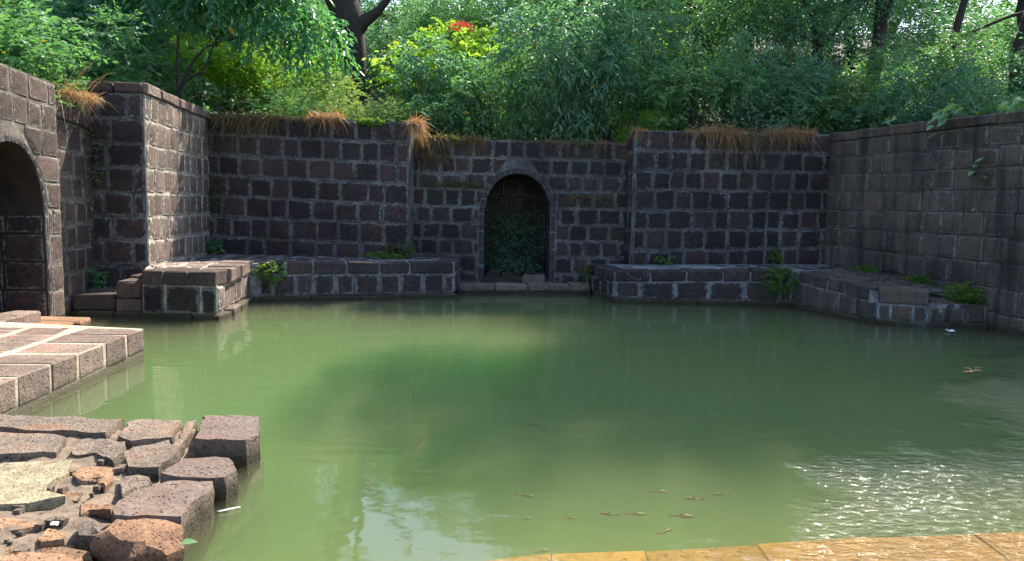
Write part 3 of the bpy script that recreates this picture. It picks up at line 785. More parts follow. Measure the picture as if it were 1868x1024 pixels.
top_grid(LL, [(-1.85, 13.5), (-1.33, 13.46), (-1.33, 13.93), (-1.85, 13.93)], (-1.8, 13.5), (1, 0), lambda x, y: .565, M['ledge_top'], (.42, .30), gap=.016)
tuft_z = .58

# threshold step below the niche
TS = thing('threshold_step', 'low wet laterite step at the foot of the niche, just above the water', 'stone step', (.2, 13.5, 0))
prism('mortar_core', [(x - TS.location.x, y - TS.location.y) for x, y in [(-.97, 13.04), (1.42, 13.34), (1.42, 13.98), (-.97, 13.96)]], -1.7, .14, M['mortar'], TS)
rim_run(TS, (-.95, 13.03), (1.42, 13.33), .165, .17, .36, .13, M['lat_sun_bright'], bw=(.45, .8))
top_grid(TS, [(-.95, 13.42), (1.42, 13.71), (1.42, 13.96), (-.95, 13.93)], (-.95, 13.4), (1, .1), lambda x, y: .14, M['lat_dark'], (.4, .3))
nf = prism('niche_floor', [(on_mid(u, d, 0).x, on_mid(u, d, 0).y) for u, d in ((1.44, 0.0), (2.68, 0.0), (2.68, 1.24), (1.44, 1.24))], -.3, .19, M['soil'])
tag(nf, 'earth floor of the dark niche', 'floor'); nf['kind'] = 'structure'

# right ledge, L shaped
RL = thing('right_ledge', 'L-shaped laterite ledge wrapping round the far right corner of the pool', 'stone ledge', (4.2, 12.4, 0))
rp = lambda poly: [(x - RL.location.x, y - RL.location.y) for x, y in poly]
RLp = [(1.74, 12.36), (4.63, 12.14), (5.23, 10.47), (5.77, 10.2), (6.64, 10.26), (5.95, 14.17), (2.26, 13.72), (2.24, 13.98), (1.40, 13.96), (1.42, 13.68)]
prism('mortar_core', rp(RLp), -1.7, .5, M['mortar_ledge'], RL, ztop=[.475, .565, .45, .33, .30, .55, .52, .50, .50, .50])
rim_run(RL, (1.72, 12.34), (4.60, 12.12), .505, .60, .36, .17, M['ledge_top'], bw=(.38, .6), g=.018, in0=.08)
rim_run(RL, (1.40, 13.66), (1.68, 12.42), .52, .505, .34, .17, M['ledge_top'], bw=(.38, .5), g=.014)
rim_run(RL, (4.68, 12.02), (5.17, 10.62), .60, .49, .40, .18, M['lat_brown'], bw=(.30, .42), g=.014)
rim_run(RL, (5.22, 10.50), (5.80, 10.18), .485, .50, .40, .20, M['lat_brown'], bw=(.5, .6), g=.014, over=.04)
face_run(RL, (1.73, 12.35), (4.62, 12.13), [(.05, .05), (.34, .42)], M['ledge_top'], bw=(.30, .60), gap=.012)
face_run(RL, (1.41, 13.66), (1.72, 12.37), [(.05, .05), (.34, .34)], M['ledge_top'], bw=(.3, .42), gap=.012)
face_run(RL, (4.63, 12.13), (5.22, 10.47), [(.05, .05), (.42, .30)], M['lat_brown'], bw=(.28, .42), gap=.012)
face_run(RL, (5.23, 10.46), (5.78, 10.19), [(.05, .05), (.29, .29)], M['lat_brown'], bw=(.28, .34), gap=.012)
rim_run(RL, (1.70, 12.30), (4.58, 12.09), .05, .05, .4, .25, M['lat_brown'], bw=(.6, .9), over=.02, g=.005)
rim_run(RL, (4.59, 12.08), (5.19, 10.42), .05, .05, .4, .25, M['lat_brown'], bw=(.6, .9), over=.02, g=.005)
rim_run(RL, (5.20, 10.42), (6.62, 10.15), .05, .05, .4, .25, M['lat_brown'], bw=(.6, .9), over=.02, g=.005)
face_run(RL, (5.79, 10.19), (6.63, 10.25), [(.03, .03), (.29, .28)], M['lat_brown'], bw=(.28, .4))
bxs(RL, 5.84, 6.22, 10.22, 10.62, .05, .35, M['lat_brown'], -.02, r=.03, jit=.02)
bxs(RL, 6.24, 6.58, 10.22, 10.6, .05, .33, M['lat_brown'], .03, r=.03, jit=.02)
zr = lambda x, y: .535 if x < 4.8 else lerp(.44, .56, min(1, max(0, (y - 10.5) / 2)))
top_grid(RL, [(1.80, 12.72), (4.62, 12.52), (5.9, 12.9), (5.93, 14.12), (2.28, 13.66), (1.78, 13.66)], (1.8, 12.7), (1, -.06), lambda x, y: lerp(.485, .55, min(1, (x - 1.7) / 3)), M['ledge_top'], (.40, .34), gap=.016)
top_grid(RL, [(5.0, 12.2), (5.55, 10.66), (6.5, 10.66), (6.05, 12.9), (5.0, 12.45)], (5.0, 12.2), (.33, -.94), zr, M['lat_brown'], (.40, .34), gap=.012)

# ------------------------------------------------------------------ left paved landing
PV = thing('paved_landing', 'sunlit paved landing of pink laterite slabs with cream mortar joints on the left', 'stone landing', (-4.3, 6.4, 0))
pp = lambda poly: [(x - PV.location.x, y - PV.location.y) for x, y in poly]
prism('mortar_core', pp([(-5.75, 4.9), (-3.592, 4.9), (-3.742, 7.425), (-5.75, 7.75)]), -1.7, .266, M['mortar_pale'], PV)
P0, P1 = V3((-3.585, 4.9, 0)), V3((-3.735, 7.44, 0)); Up = (P1 - P0).normalized(); Np = Up.cross(Zu)
LL_ = (P1 - P0).length
widths = [.36, .40, .37, .42, .38, .36]
sc_ = LL_ / sum(widths); u = 0; bounds = []
for w in widths:
    w *= sc_; g = .017
    q = [P0 + Up * (u + g), P0 + Up * (u + w - g), P0 + Up * (u + w - g) - Np * .56, P0 + Up * (u + g) - Np * .56]
    box_stone([(a.x, a.y, .045) for a in q] + [(a.x, a.y, .27 + R.uniform(-.003, .006)) for a in q], M['lat_fresh'], PV, .012, .005, name='paving_slab')
    bounds.append((u, w)); u += w
for row in range(3):
    u = -R.uniform(0, .2) if row else 0
    d0 = .60 + row * .52
    while u < LL_ - .02:
        w = R.uniform(.34, .52); ua, ub = max(0, u), min(LL_, u + w); u += w
        if ub - ua < .1: continue
        q = [(ua, d0 + .02), (ub, d0 + .02), (ub, d0 + .5), (ua, d0 + .5)]
        panel_stone(q[::-1] if area(q) < 0 else q, (P0 + Zu * .262, Up, -Np, Zu), M['lat_fresh'], PV, gap=.012, proud=.012, name='paving_slab', jit=.006)
face_run(PV, (-3.64, 4.9), (-3.785, 7.41), [(-.28, -.28), (.03, .03)], M['submerged'], proud=.01)
# end face of the landing (turned away from the camera)
OS = thing('terracotta_threshold', 'worn orange threshold slab at the foot of the arched wall', 'stone slab', (-5.5, 8.4, 0))
for y0, y1 in ((7.78, 8.25), (8.27, 8.66), (8.68, 9.02)):
    box_stone([(-5.97, y0, -.25), (-5.12, y0, -.25), (-5.20, y1, -.25), (-6.02, y1, -.25), (-5.97, y0, .13), (-5.10, y0, .115), (-5.18, y1, .115), (-6.02, y1, .13)], M['lat_orange'], OS, .02, .012, name='slab')
for y0 in (6.3, 6.9, 7.35, 7.75, 8.1):
    bxs(wl_, -5.80 + (8.4 - y0) * .12, -5.50 + (8.4 - y0) * .12, y0, y0 + .42, -.1, .27, M['lat_sun_bright'], name='foot_stone')

# ------------------------------------------------------------------ broken landing in the near left corner
RN = thing('ruined_landing', 'broken sunlit corner landing of loose laterite blocks in the near left foreground', 'stone landing', (-2.3, 3.7, 0))
rl = V3(RN.location)
def rubble_grid():
    nx, ny = 70, 70; vs, fs = [], []
    for j in range(ny + 1):
        for i in range(nx + 1):
            y = lerp(.9, 4.78, j / ny); xr = -1.66 + .02 * (y - 2.5); x = lerp(-5.6, xr, i / nx)
            h = lerp(.072, .0, min(1, max(0, (x + 2.11) / .22))) + .035 * mnoise.noise(V3((x * 9, y * 9, 1))) + .025 * mnoise.noise(V3((x * 23, y * 23, 4)))
            if i == nx or j == ny: h = -.4
            vs.append(V3((x, y, h)) - rl)
    for j in range(ny):
        for i in range(nx):
            a = j * (nx + 1) + i; fs.append((a, a + 1, a + nx + 2, a + nx + 1))
    mesh_obj('rubble_bed', vs, fs, M['rubble'], RN, True)
rubble_grid()
prism('core', [(x - rl.x, y - rl.y) for x, y in [(-5.6, .9), (-1.72, .9), (-1.62, 4.74), (-5.6, 4.74)]], -1.7, -.12, M['rubble'], RN)

def rock(name, pts, z0, z1, mat, parent, rough=.012, bev=.02, dome=0.0, cuts=2, seed=0, tilt=(0, 0)):
    """broken stone from a ground outline: bevelled, subdivided and roughened"""
    if area(pts) < 0: pts = pts[::-1]
    cx_ = sum(p[0] for p in pts) / len(pts); cy_ = sum(p[1] for p in pts) / len(pts)
    bm = bmesh.new()
    dn = []; n = len(pts)
    for i in range(n):
        a, b = pts[i], pts[(i + 1) % n]; k = max(1, int(math.dist(a, b) / .07))
        for j in range(k):
            t = j / k; x, y = lerp(a[0], b[0], t), lerp(a[1], b[1], t)
            w = .10 * rough * 10
            dn.append((x + mnoise.noise(V3((x * 9, y * 9, seed))) * w, y + mnoise.noise(V3((x * 9, y * 9, seed + 9))) * w))
    H = z1 - z0; rings = [(1.0, 0), (1.005, .35), (1.0, .7), (.985, .9), (.95, 1.0), (-.76, 1.0), (-.5, 1.0), (-.22, 1.0)]
    m = len(dn); vr = []
    for s, hz in rings:
        if hz >= .9 and s > .9:
            rad = (max(p[0] for p in dn) - min(p[0] for p in dn) + max(p[1] for p in dn) - min(p[1] for p in dn)) / 4
            s = 1 - ((.35 * bev) if hz < 1 else bev) / max(rad, .03)
            s_top = s
        elif s < 0: s = -s * s_top
        row = []
        for q_, (x, y) in enumerate(dn):
            chip = 1 - (max(0, mnoise.noise(V3((q_ * .9, seed, 3)))) * .16 if hz >= .9 and abs(s) > .85 else 0)
            X, Y = cx_ + (x - cx_) * s * chip, cy_ + (y - cy_) * s
            z = z0 + H * hz
            if s < .97 or hz == 1: z += dome * (1 - s * s)
            z += (X - cx_) * tilt[0] + (Y - cy_) * tilt[1]
            v = V3((X, Y, z))
            if hz > 0:
                k = rough * 1.6
                v += V3((mnoise.noise(v * 11 + V3((seed, 0, 0))), mnoise.noise(v * 11 + V3((0, seed, 5))), mnoise.noise(v * 8 + V3((3, seed, 0))) * 1.0)) * k
                v += V3((0, 0, mnoise.noise(v * 30) * rough * .9)); v += V3((mnoise.noise(v * 26), mnoise.noise(v * 26 + V3((5, 5, 5))), 0)) * rough * .9
            row.append(bm.verts.new(v - V3((cx_, cy_, z0))))
        vr.append(row)
    for a, b in zip(vr, vr[1:]):
        for i in range(m): bm.faces.new((a[i], a[(i + 1) % m], b[(i + 1) % m], b[i]))
    c = bm.verts.new(sum((v.co for v in vr[-1]), V3()) / m)
    for i in range(m): bm.faces.new((vr[-1][i], vr[-1][(i + 1) % m], c))
    me = bpy.data.meshes.new(name); bm.to_mesh(me); bm.free()
    me.polygons.foreach_set("use_smooth", [True] * len(me.polygons)); me.materials.append(mat)
    me.set_sharp_from_angle(angle=.55)
    a_ = me.attributes.new("edge", 'FLOAT', 'POINT'); a_.data.foreach_set("value", [1.0] * len(me.vertices))
    o = bpy.data.objects.new(name, me); COL.objects.link(o); o.location = (cx_, cy_, z0)
    if parent is not None: child(o, parent)
    return o

rocks = [
 ('r', [(-3.39, 4.59), (-2.44, 4.58), (-2.40, 4.30), (-2.67, 4.30), (-3.18, 4.31)], .205, .008, 0),
 ('r', [(-3.15, 4.27), (-2.70, 4.27), (-2.60, 4.22), (-2.51, 3.98), (-2.63, 3.90), (-3.1, 3.88)], .20, .010, 0),
 ('r', [(-2.41, 4.58), (-2.09, 4.61), (-1.985, 4.24), (-2.18, 4.15), (-2.31, 4.23)], .20, .008, 0),
 ('r', [(-2.47, 4.02), (-2.49, 4.16), (-2.39, 4.21), (-2.20, 4.12), (-2.14, 3.98), (-2.14, 3.87), (-2.28, 3.95), (-2.35, 3.93)], .19, .016, 0),
 ('r', [(-2.08, 3.88), (-2.13, 4.06), (-1.98, 4.19), (-1.87, 4.01), (-1.84, 3.76), (-2.0, 3.75)], .195, .009, 0),
 ('l', [(-2.05, 4.58), (-2.0, 4.61), (-1.935, 4.39), (-1.83, 3.93), (-1.86, 3.78), (-1.91, 4.11)], .195, .008, 0),
 ('f', [(-1.965, 4.62), (-1.61, 4.64), (-1.475, 4.24), (-1.50, 4.11), (-1.80, 4.11)], .225, .007, 0),
 ('f', [(-1.77, 3.90), (-1.53, 3.92), (-1.47, 3.86), (-1.41, 3.73), (-1.43, 3.61), (-1.75, 3.61), (-1.78, 3.65)], .20, .008, 0),
 ('f', [(-1.69, 3.56), (-1.47, 3.575), (-1.43, 3.44), (-1.46, 3.29), (-1.44, 3.13), (-1.74, 3.11), (-1.78, 3.18), (-1.79, 3.43)], .205, .008, 0),
 ('r', [(-1.97, 3.63), (-1.90, 3.67), (-1.82, 3.65), (-1.79, 3.55), (-1.83, 3.49), (-1.83, 3.40), (-1.91, 3.49)], .18, .014, 0),
 ('s', [(-3.2, 3.70), (-2.75, 3.80), (-2.55, 3.88), (-2.36, 3.89), (-2.27, 3.68), (-2.26, 3.51), (-2.22, 3.43), (-2.09, 3.37), (-2.12, 3.33), (-2.20, 3.27), (-2.45, 3.22), (-3.2, 3.1)], .185, .010, 0),
 ('o', [(-2.24, 3.66), (-2.25, 3.78), (-2.09, 3.81), (-2.0, 3.63), (-1.97, 3.50), (-2.07, 3.60), (-2.15, 3.57)], .18, .014, .01),
 ('o', [(-2.22, 3.46), (-2.21, 3.53), (-2.07, 3.48), (-2.04, 3.37), (-2.11, 3.41)], .16, .012, .0),
 ('o', [(-2.02, 3.36), (-1.99, 3.39), (-1.83, 3.36), (-1.81, 3.27), (-1.93, 3.27), (-1.95, 3.23)], .16, .014, .0),
 ('r', [(-2.19, 3.25), (-2.16, 3.29), (-2.02, 3.26), (-1.98, 3.18), (-2.03, 3.11), (-2.14, 3.18)], .15, .016, .0),
 ('o', [(-2.50, 3.10), (-2.31, 3.13), (-2.17, 3.16), (-2.08, 3.15), (-2.03, 3.08), (-2.06, 3.03), (-2.25, 3.05)], .17, .014, .01),
 ('o', [(-1.99, 2.97), (-2.0, 3.07), (-1.92, 3.06), (-1.84, 2.96), (-1.93, 2.95)], .165, .012, .01),
 ('r', [(-1.92, 3.12), (-1.88, 3.18), (-1.79, 3.11), (-1.71, 3.05), (-1.69, 2.97), (-1.82, 3.0)], .16, .018, .01),
 ('o', [(-2.22, 3.0), (-2.05, 2.98), (-1.97, 2.90), (-1.90, 2.81), (-1.97, 2.79), (-2.09, 2.82)], .15, .018, .01),
 ('o', [(-1.94, 2.90), (-1.83, 2.92), (-1.70, 2.91), (-1.65, 2.84), (-1.84, 2.83), (-1.89, 2.84)], .15, .014, .01),
 ('O', [(-2.04, 2.72), (-1.93, 2.78), (-1.80, 2.81), (-1.67, 2.80), (-1.56, 2.61), (-1.87, 2.48)], .19, .010, .0),
 ('r', [(-1.58, 2.77), (-1.49, 2.79), (-1.33, 2.72), (-1.28, 2.56), (-1.50, 2.56)], .09, .012, .0),
 # beyond the lower edge of the picture
 ('f', [(-1.80, 2.42), (-1.42, 2.46), (-1.38, 2.08), (-1.78, 2.05)], .2, .01, 0), ('r', [(-2.35, 2.62), (-1.92, 2.45), (-1.85, 2.08), (-2.35, 2.1)], .2, .012, 0),
 ('s', [(-3.1, 3.0), (-2.55, 2.98), (-2.4, 2.2), (-3.1, 2.1)], .2, .012, 0), ('f', [(-1.9, 1.98), (-1.38, 1.98), (-1.38, 1.5), (-1.9, 1.5)], .2, .01, 0),
 ('r', [(-2.6, 2.0), (-1.98, 1.98), (-1.98, 1.5), (-2.6, 1.5)], .2, .01, 0), ('r', [(-3.9, 4.5), (-3.5, 4.5), (-3.3, 3.9), (-3.9, 3.9)], .2, .01, 0)]
mm = {'r': 'lat_ruin', 'l': 'lat_ruin', 'f': 'lat_fresh', 's': 'lime_slab', 'o': 'lat_orange', 'O': 'lat_orange'}
for i, (k, pts, h, rg, dome) in enumerate(rocks):
    pts = [(a * 1.057, b * 1.057) for a, b in pts]; h -= .083
    small = abs(area(pts)) < .03
    rock('stone', pts, -.08, h, M[mm[k]], RN, rough=rg, bev=.006 if not small else .011, dome=dome, seed=i * 3.1,
         tilt=(R.uniform(-.02, .02), R.uniform(-.03, .03)))
# small rubble between the stones
def rubble():
    vs, fs = [], []
    rnd = random.Random(5)
    for _ in range(80):
        x, y = rnd.uniform(-3.3, -1.7), rnd.uniform(2.5, 4.1)
        s = rnd.uniform(.008, .028); n0 = len(vs)
        h = lerp(.078, .0, min(1, max(0, (x + 2.11) / .22))) + s * .2
        for vx in [(-1, -1, -1), (1, -1, -1), (1, 1, -1), (-1, 1, -1), (-1, -1, 1), (1, -1, 1), (1, 1, 1), (-1, 1, 1)]:
            vs.append(V3((x, y, h)) + V3([c * s * rnd.uniform(.5, 1.1) for c in vx]) - rl)
        for f in [(0, 3, 2, 1), (4, 5, 6, 7), (0, 1, 5, 4), (1, 2, 6, 5), (2, 3, 7, 6), (3, 0, 4, 7)]: fs.append(tuple(n0 + a for a in f))
    o = mesh_obj('small_rubble', vs, fs, M['lat_ruin'], RN); o['kind'] = 'stuff'
rubble()
# loose boulder
bl = rock('loose_boulder', [(a * 1.057, b * 1.057) for a, b in [(-1.70, 3.05), (-1.58, 3.085), (-1.47, 3.09), (-1.39, 3.03), (-1.33, 2.88), (-1.36, 2.80), (-1.50, 2.80), (-1.70, 2.88)]], -.02, .14, M['lat_orange'], None, rough=.022, bev=.05, dome=.02, seed=77)
tag(bl, 'rounded orange-brown laterite boulder lying at the waterside end of the broken landing', 'boulder')

# ------------------------------------------------------------------ drowned step along the near edge
SS = thing('drowned_step', 'orange-brown laterite step lying just under the water along the near edge', 'stone step', (3, 2.4, -.5))
sp_ = V3(SS.location)
prism('core', [(x - sp_.x, y - sp_.y) for x, y in [(-1.3, .4), (8.0, .4), (7.4, 4.2), (-1.3, 3.30)]], -1.7 - sp_.z, -.16 - sp_.z, M['submerged'], SS)
x = -1.28
while x < 7.2:
    w = R.uniform(.42, .62)
    for (v0, v1) in ((.0, .46), (.47, .95)):
        ye = lambda xx: 3.40 + (xx + .96) * .108
        q = [(x + .002, ye(x) - v1), (x + w - .002, ye(x + w) - v1), (x + w - .002, ye(x + w) - v0 - .003), (x + .002, ye(x) - v0 - .003)]
        q = [(a, b + (.035 * mnoise.noise(V3((a * 2.3, 5, 0))) if v0 == 0 and k_ > 1 else 0)) for k_, (a, b) in enumerate(q)]
        box_stone([(a, b, -.4) for a, b in q] + [(a, b, -.18 + .08 * min(1, max(0, (a + 1.2) / 3)) + R.uniform(-.005, .005)) for a, b in q], M['submerged'], SS, .004, .006, name='step_stone')
    x += w
sv, sf = [], []
for j_ in range(13):
    for i_ in range(19):
        X_, q_ = lerp(-1.35, 7.3, i_ / 18), j_ / 12
        sv.append((X_ - sp_.x, lerp(3.30 + (X_ + .96) * .108, 8.2, q_) - sp_.y, -.24 - 1.55 * q_ ** .8 + .04 * mnoise.noise(V3((X_ * 2, q_ * 9, 0))) - sp_.z))
for j_ in range(12):
    for i_ in range(18): a_ = j_ * 19 + i_; sf.append((a_, a_ + 1, a_ + 20, a_ + 19))
mesh_obj('silt_slope', sv, sf, M['mud'], SS, True)
for k in range(4):   # dry steps the photographer stands on
    s = prism('stone_step', [(-1.25, 1.9 - k * .8), (7.9, 1.9 - k * .8), (7.9, 1.1 - k * .8 - (.6 if k == 3 else 0)), (-1.25, 1.1 - k * .8 - (.6 if k == 3 else 0))][::-1], -.4, .02 + k * .22 - (0 if k else .07), M['lat_ruin'])
    tag(s, 'broad laterite step behind the camera, %s from the water' % ['first', 'second', 'third', 'fourth'][k], 'stone step')

# ------------------------------------------------------------------ foliage
def cloud(name, clumps, twigs, per, ll, lw, seed, droop=0.25, twig_len=0.35, big=False, up=0.35, flat=0.5):
    """leafy mesh: twigs spread through clumps, leaves set along each twig"""
    rs_ = np.random.RandomState(seed)
    cl = np.array([c for c, r in clumps]); ra = np.array([r for c, r in clumps])
    wgt = ra.prod(1) ** .67; wgt /= wgt.sum()
    ci = rs_.choice(len(clumps), twigs, p=wgt)
    d = rs_.normal(size=(twigs, 3)); d /= np.linalg.norm(d, axis=1)[:, None]
    rad = rs_.uniform(.25, 1, twigs) ** .5
    P = cl[ci] + ra[ci] * d * rad[:, None]
    T = d + rs_.normal(scale=.55, size=(twigs, 3)) + np.array([0, 0, up]); T /= np.linalg.norm(T, axis=1)[:, None]
    tt = (np.arange(per) + .5) / per
    tl = twig_len * rs_.uniform(.5, 1.3, twigs)
    pos = P[:, None, :] + T[:, None, :] * (tt[None, :, None] * tl[:, None, None])
    pos[:, :, 2] -= droop * tl[:, None] * tt[None, :] ** 2
    N = twigs * per
    pos = pos.reshape(N, 3); Tn = np.repeat(T, per, 0)
    side = np.cross(Tn, [0, 0, 1.0]); side /= (np.linalg.norm(side, axis=1)[:, None] + 1e-6)
    sg = np.where(np.arange(N) % 2 == 0, 1, -1)[:, None]
    D = Tn * .65 + side * sg * rs_.uniform(.5, 1.1, (N, 1)) + rs_.normal(scale=.3, size=(N, 3)); D[:, 2] -= droop
    D /= np.linalg.norm(D, axis=1)[:, None]
    up_ = np.array([0, 0, 1.0]) * flat + rs_.normal(scale=.55, size=(N, 3))
    W = np.cross(D, up_); W /= (np.linalg.norm(W, axis=1)[:, None] + 1e-6)
    Nn = np.cross(W, D)
    s = rs_.uniform(.6, 1.25, (N, 1)); l = ll * s; w = lw * s
    tint_l = np.clip(rs_.uniform(0, .55, N) + np.repeat(rs_.uniform(0, .4, twigs), per), 0, 1)
    tint_l[rs_.uniform(size=N) < .006] = 1.0
    if not big:
        V = np.stack([pos, pos + D * l * .45 + W * w * .5 + Nn * w * .14, pos + D * l - np.array([0, 0, 1]) * l * .12, pos + D * l * .45 - W * w * .5 + Nn * w * .14], 1)
        k = 4; nf = N; F = np.arange(N * 4); ls = np.arange(N) * 4; lt = np.full(N, 4)
    else:
        tip = pos + D * l - np.array([0, 0, 1]) * l * .18
        V = np.stack([pos, pos + D * l * .28 + W * w * .42 + Nn * w * .12, pos + D * l * .65 + W * w * .40 + Nn * w * .08, tip,
                      pos + D * l * .65 - W * w * .40 + Nn * w * .08, pos + D * l * .28 - W * w * .42 + Nn * w * .12], 1)
        k = 6; base = (np.arange(N) * 6)[:, None]
        F = (base + np.array([0, 1, 2, 3, 0, 3, 4, 5])).reshape(-1); nf = 2 * N; ls = np.arange(nf) * 4; lt = np.full(nf, 4)
    me = bpy.data.meshes.new(name)
    me.vertices.add(N * k); me.vertices.foreach_set("co", V.reshape(-1).astype(np.float32))
    me.loops.add(len(F)); me.loops.foreach_set("vertex_index", F.astype(np.int32))
    me.polygons.add(nf); me.polygons.foreach_set("loop_start", ls.astype(np.int32)); me.polygons.foreach_set("loop_total", lt.astype(np.int32))
    a = me.attributes.new("tint", 'FLOAT', 'POINT'); a.data.foreach_set("value", np.repeat(tint_l, k).astype(np.float32))
    me.update(); me.validate()
    return me

def clumps_ball(n, rad, seed, sub=.42, squash=.8):
    rnd = random.Random(seed); out = []
    for i in range(n):
        while True:
            v = V3((rnd.uniform(-1, 1), rnd.uniform(-1, 1), rnd.uniform(-1, 1)))
            if .3 < v.length < 1: break
        s = sub * rnd.uniform(.6, 1.25)
        out.append(((v.x * rad, v.y * rad, v.z * rad * squash), (s * rad, s * rad, s * rad * .75)))
    return out

LIB = {}
for i in range(3):
    LIB['fine%d' % i] = cloud('foliage', clumps_ball(11, 1.0, 10 + i), 1000, 11, .060, .026, 40 + i, twig_len=.30)
    LIB['small%d' % i] = cloud('foliage', clumps_ball(10, 1.0, 20 + i), 760, 10, .085, .042, 50 + i, twig_len=.34)
    LIB['broad%d' % i] = cloud('foliage', clumps_ball(10, 1.0, 30 + i), 520, 8, .105, .056, 60 + i, twig_len=.36, droop=.45, big=True)
    LIB['point%d' % i] = cloud('foliage', clumps_ball(9, 1.0, 35 + i), 760, 10, .115, .028, 65 + i, twig_len=.4, droop=.55, flat=.8)
    LIB['tall%d' % i] = cloud('foliage', clumps_ball(22, 2.6, 90 + i, .30), 3000, 9, .105, .05, 70 + i, twig_len=.55, droop=.4)

def crown(kind, mat, parent, loc, sc, yaw=None, name='crown'):
    me = LIB[kind]
    o = bpy.data.objects.new(name, me); COL.objects.link(o)
    if not me.materials: me.materials.append(M['leaf_mid'])
    o.material_slots[0].link = 'OBJECT'; o.material_slots[0].material = M[mat]
    o.location = loc; o.scale = sc; o.rotation_euler = (R.uniform(-.2, .2), R.uniform(-.2, .2), R.uniform(0, 6.28) if yaw is None else yaw)
    o.parent = parent
    return o

def tube(name, chains, mat, parent, sides=7, loc=(0, 0, 0)):
    """chains: list of [(point, radius)...]; joined into one mesh"""
    vs, fs = [], []
    for ch in chains:
        pts = [V3(p) for p, r in ch]
        n0 = len(vs)
        for i, (p, r) in enumerate(ch):
            d = (pts[min(i + 1, len(pts) - 1)] - pts[max(i - 1, 0)]).normalized()
            a = d.orthogonal().normalized() if i == 0 else (a - d * a.dot(d)).normalized()
            b = d.cross(a)
            for k in range(sides):
                t = 2 * math.pi * k / sides
                vs.append(V3(p) - V3(loc) + (a * math.cos(t) + b * math.sin(t)) * r * (1 + .12 * mnoise.noise(V3(p) * 3 + V3((k, 0, 0)))))
        for i in range(len(ch) - 1):
            for k in range(sides):
                q = (k + 1) % sides; fs.append((n0 + i * sides + k, n0 + i * sides + q, n0 + (i + 1) * sides + q, n0 + (i + 1) * sides + k))
        fs.append(tuple(n0 + (len(ch) - 1) * sides + k for k in range(sides)))
    o = mesh_obj(name, vs, fs, mat, parent, True)
    return o

def wiggle(p0, p1, r0_, r1_, n=6, amp=.15, seed=0):
    p0, p1 = V3(p0), V3(p1); out = []
    for i in range(n + 1):
        t = i / n; p = p0.lerp(p1, t)
        a = amp * math.sin(math.pi * t)
        p = p + V3((mnoise.noise(V3((t * 3, seed, 0))), mnoise.noise(V3((t * 3, seed, 7))), .3 * mnoise.noise(V3((t * 3, seed, 3))))) * a * 2
        out.append((p, lerp(r0_, r1_, t)))
    return out

def gz(x, y): return ground_h(x, y)

def bush(label, x, y, kind, mat, sx, sz, zc=None, name='shrub', cat='shrub', group=None, n=1, cat2=None):
    z0 = gz(x, y) - .05
    rt = thing(name, label, cat, (x, y, z0), group)
    sd_ = R.uniform(0, 99)
    stems = []
    for k in range(5):
        a = R.uniform(0, 6.28); q = R.uniform(.3, .8)
        stems.append(wiggle((R.uniform(-.08, .08), R.uniform(-.08, .08), 0), (math.cos(a) * sx * q, math.sin(a) * sx * q, sz * R.uniform(.9, 1.6)), .022, .006, 5, .12, sd_ + k))
    tube('stem', stems, M['bark'], rt, 5)
    crown(kind, mat, rt, (0, 0, sz * .95 if zc is None else zc), (sx, sx * R.uniform(.8, 1.0), sz), name='foliage')
    return rt

def tree(label, x, y, h, kind, mat, s, name='tree', group=None, crowns=None, lean=(0, 0), r=.16, cat='tree'):
    z0 = gz(x, y) - .1
    rt = thing(name, label, cat, (x, y, z0), group)
    sd_ = R.uniform(0, 99); top = V3((lean[0], lean[1], h))
    ch = [wiggle((0, 0, 0), top * .8, r, r * .45, 8, .35, sd_)]
    cr = crowns or [((lean[0], lean[1], h), s)]
    for i, (c, sc) in enumerate(cr):
        t = R.uniform(.35, .6); b = ch[0][int(t * 8)][0]
        ch.append(wiggle(b, V3(c) + V3((0, 0, -.3)), r * .45, r * .12, 6, .3, sd_ + 5 + i))
        for q in range(3):
            a = R.uniform(0, 6.28); ch.append(wiggle(ch[-1 - q][3][0] if q == 0 else V3(c) * .8, V3(c) + V3((math.cos(a), math.sin(a), R.uniform(-.3, .6))) * sc[0] * 1.5, r * .22, r * .05, 5, .25, sd_ + 11 + q))
    tube('trunk', ch, M['bark'], rt, 8)
    for i, (c, sc) in enumerate(cr): crown(kind if isinstance(kind, str) else kind[i % len(kind)], mat, rt, c, sc)
    return rt

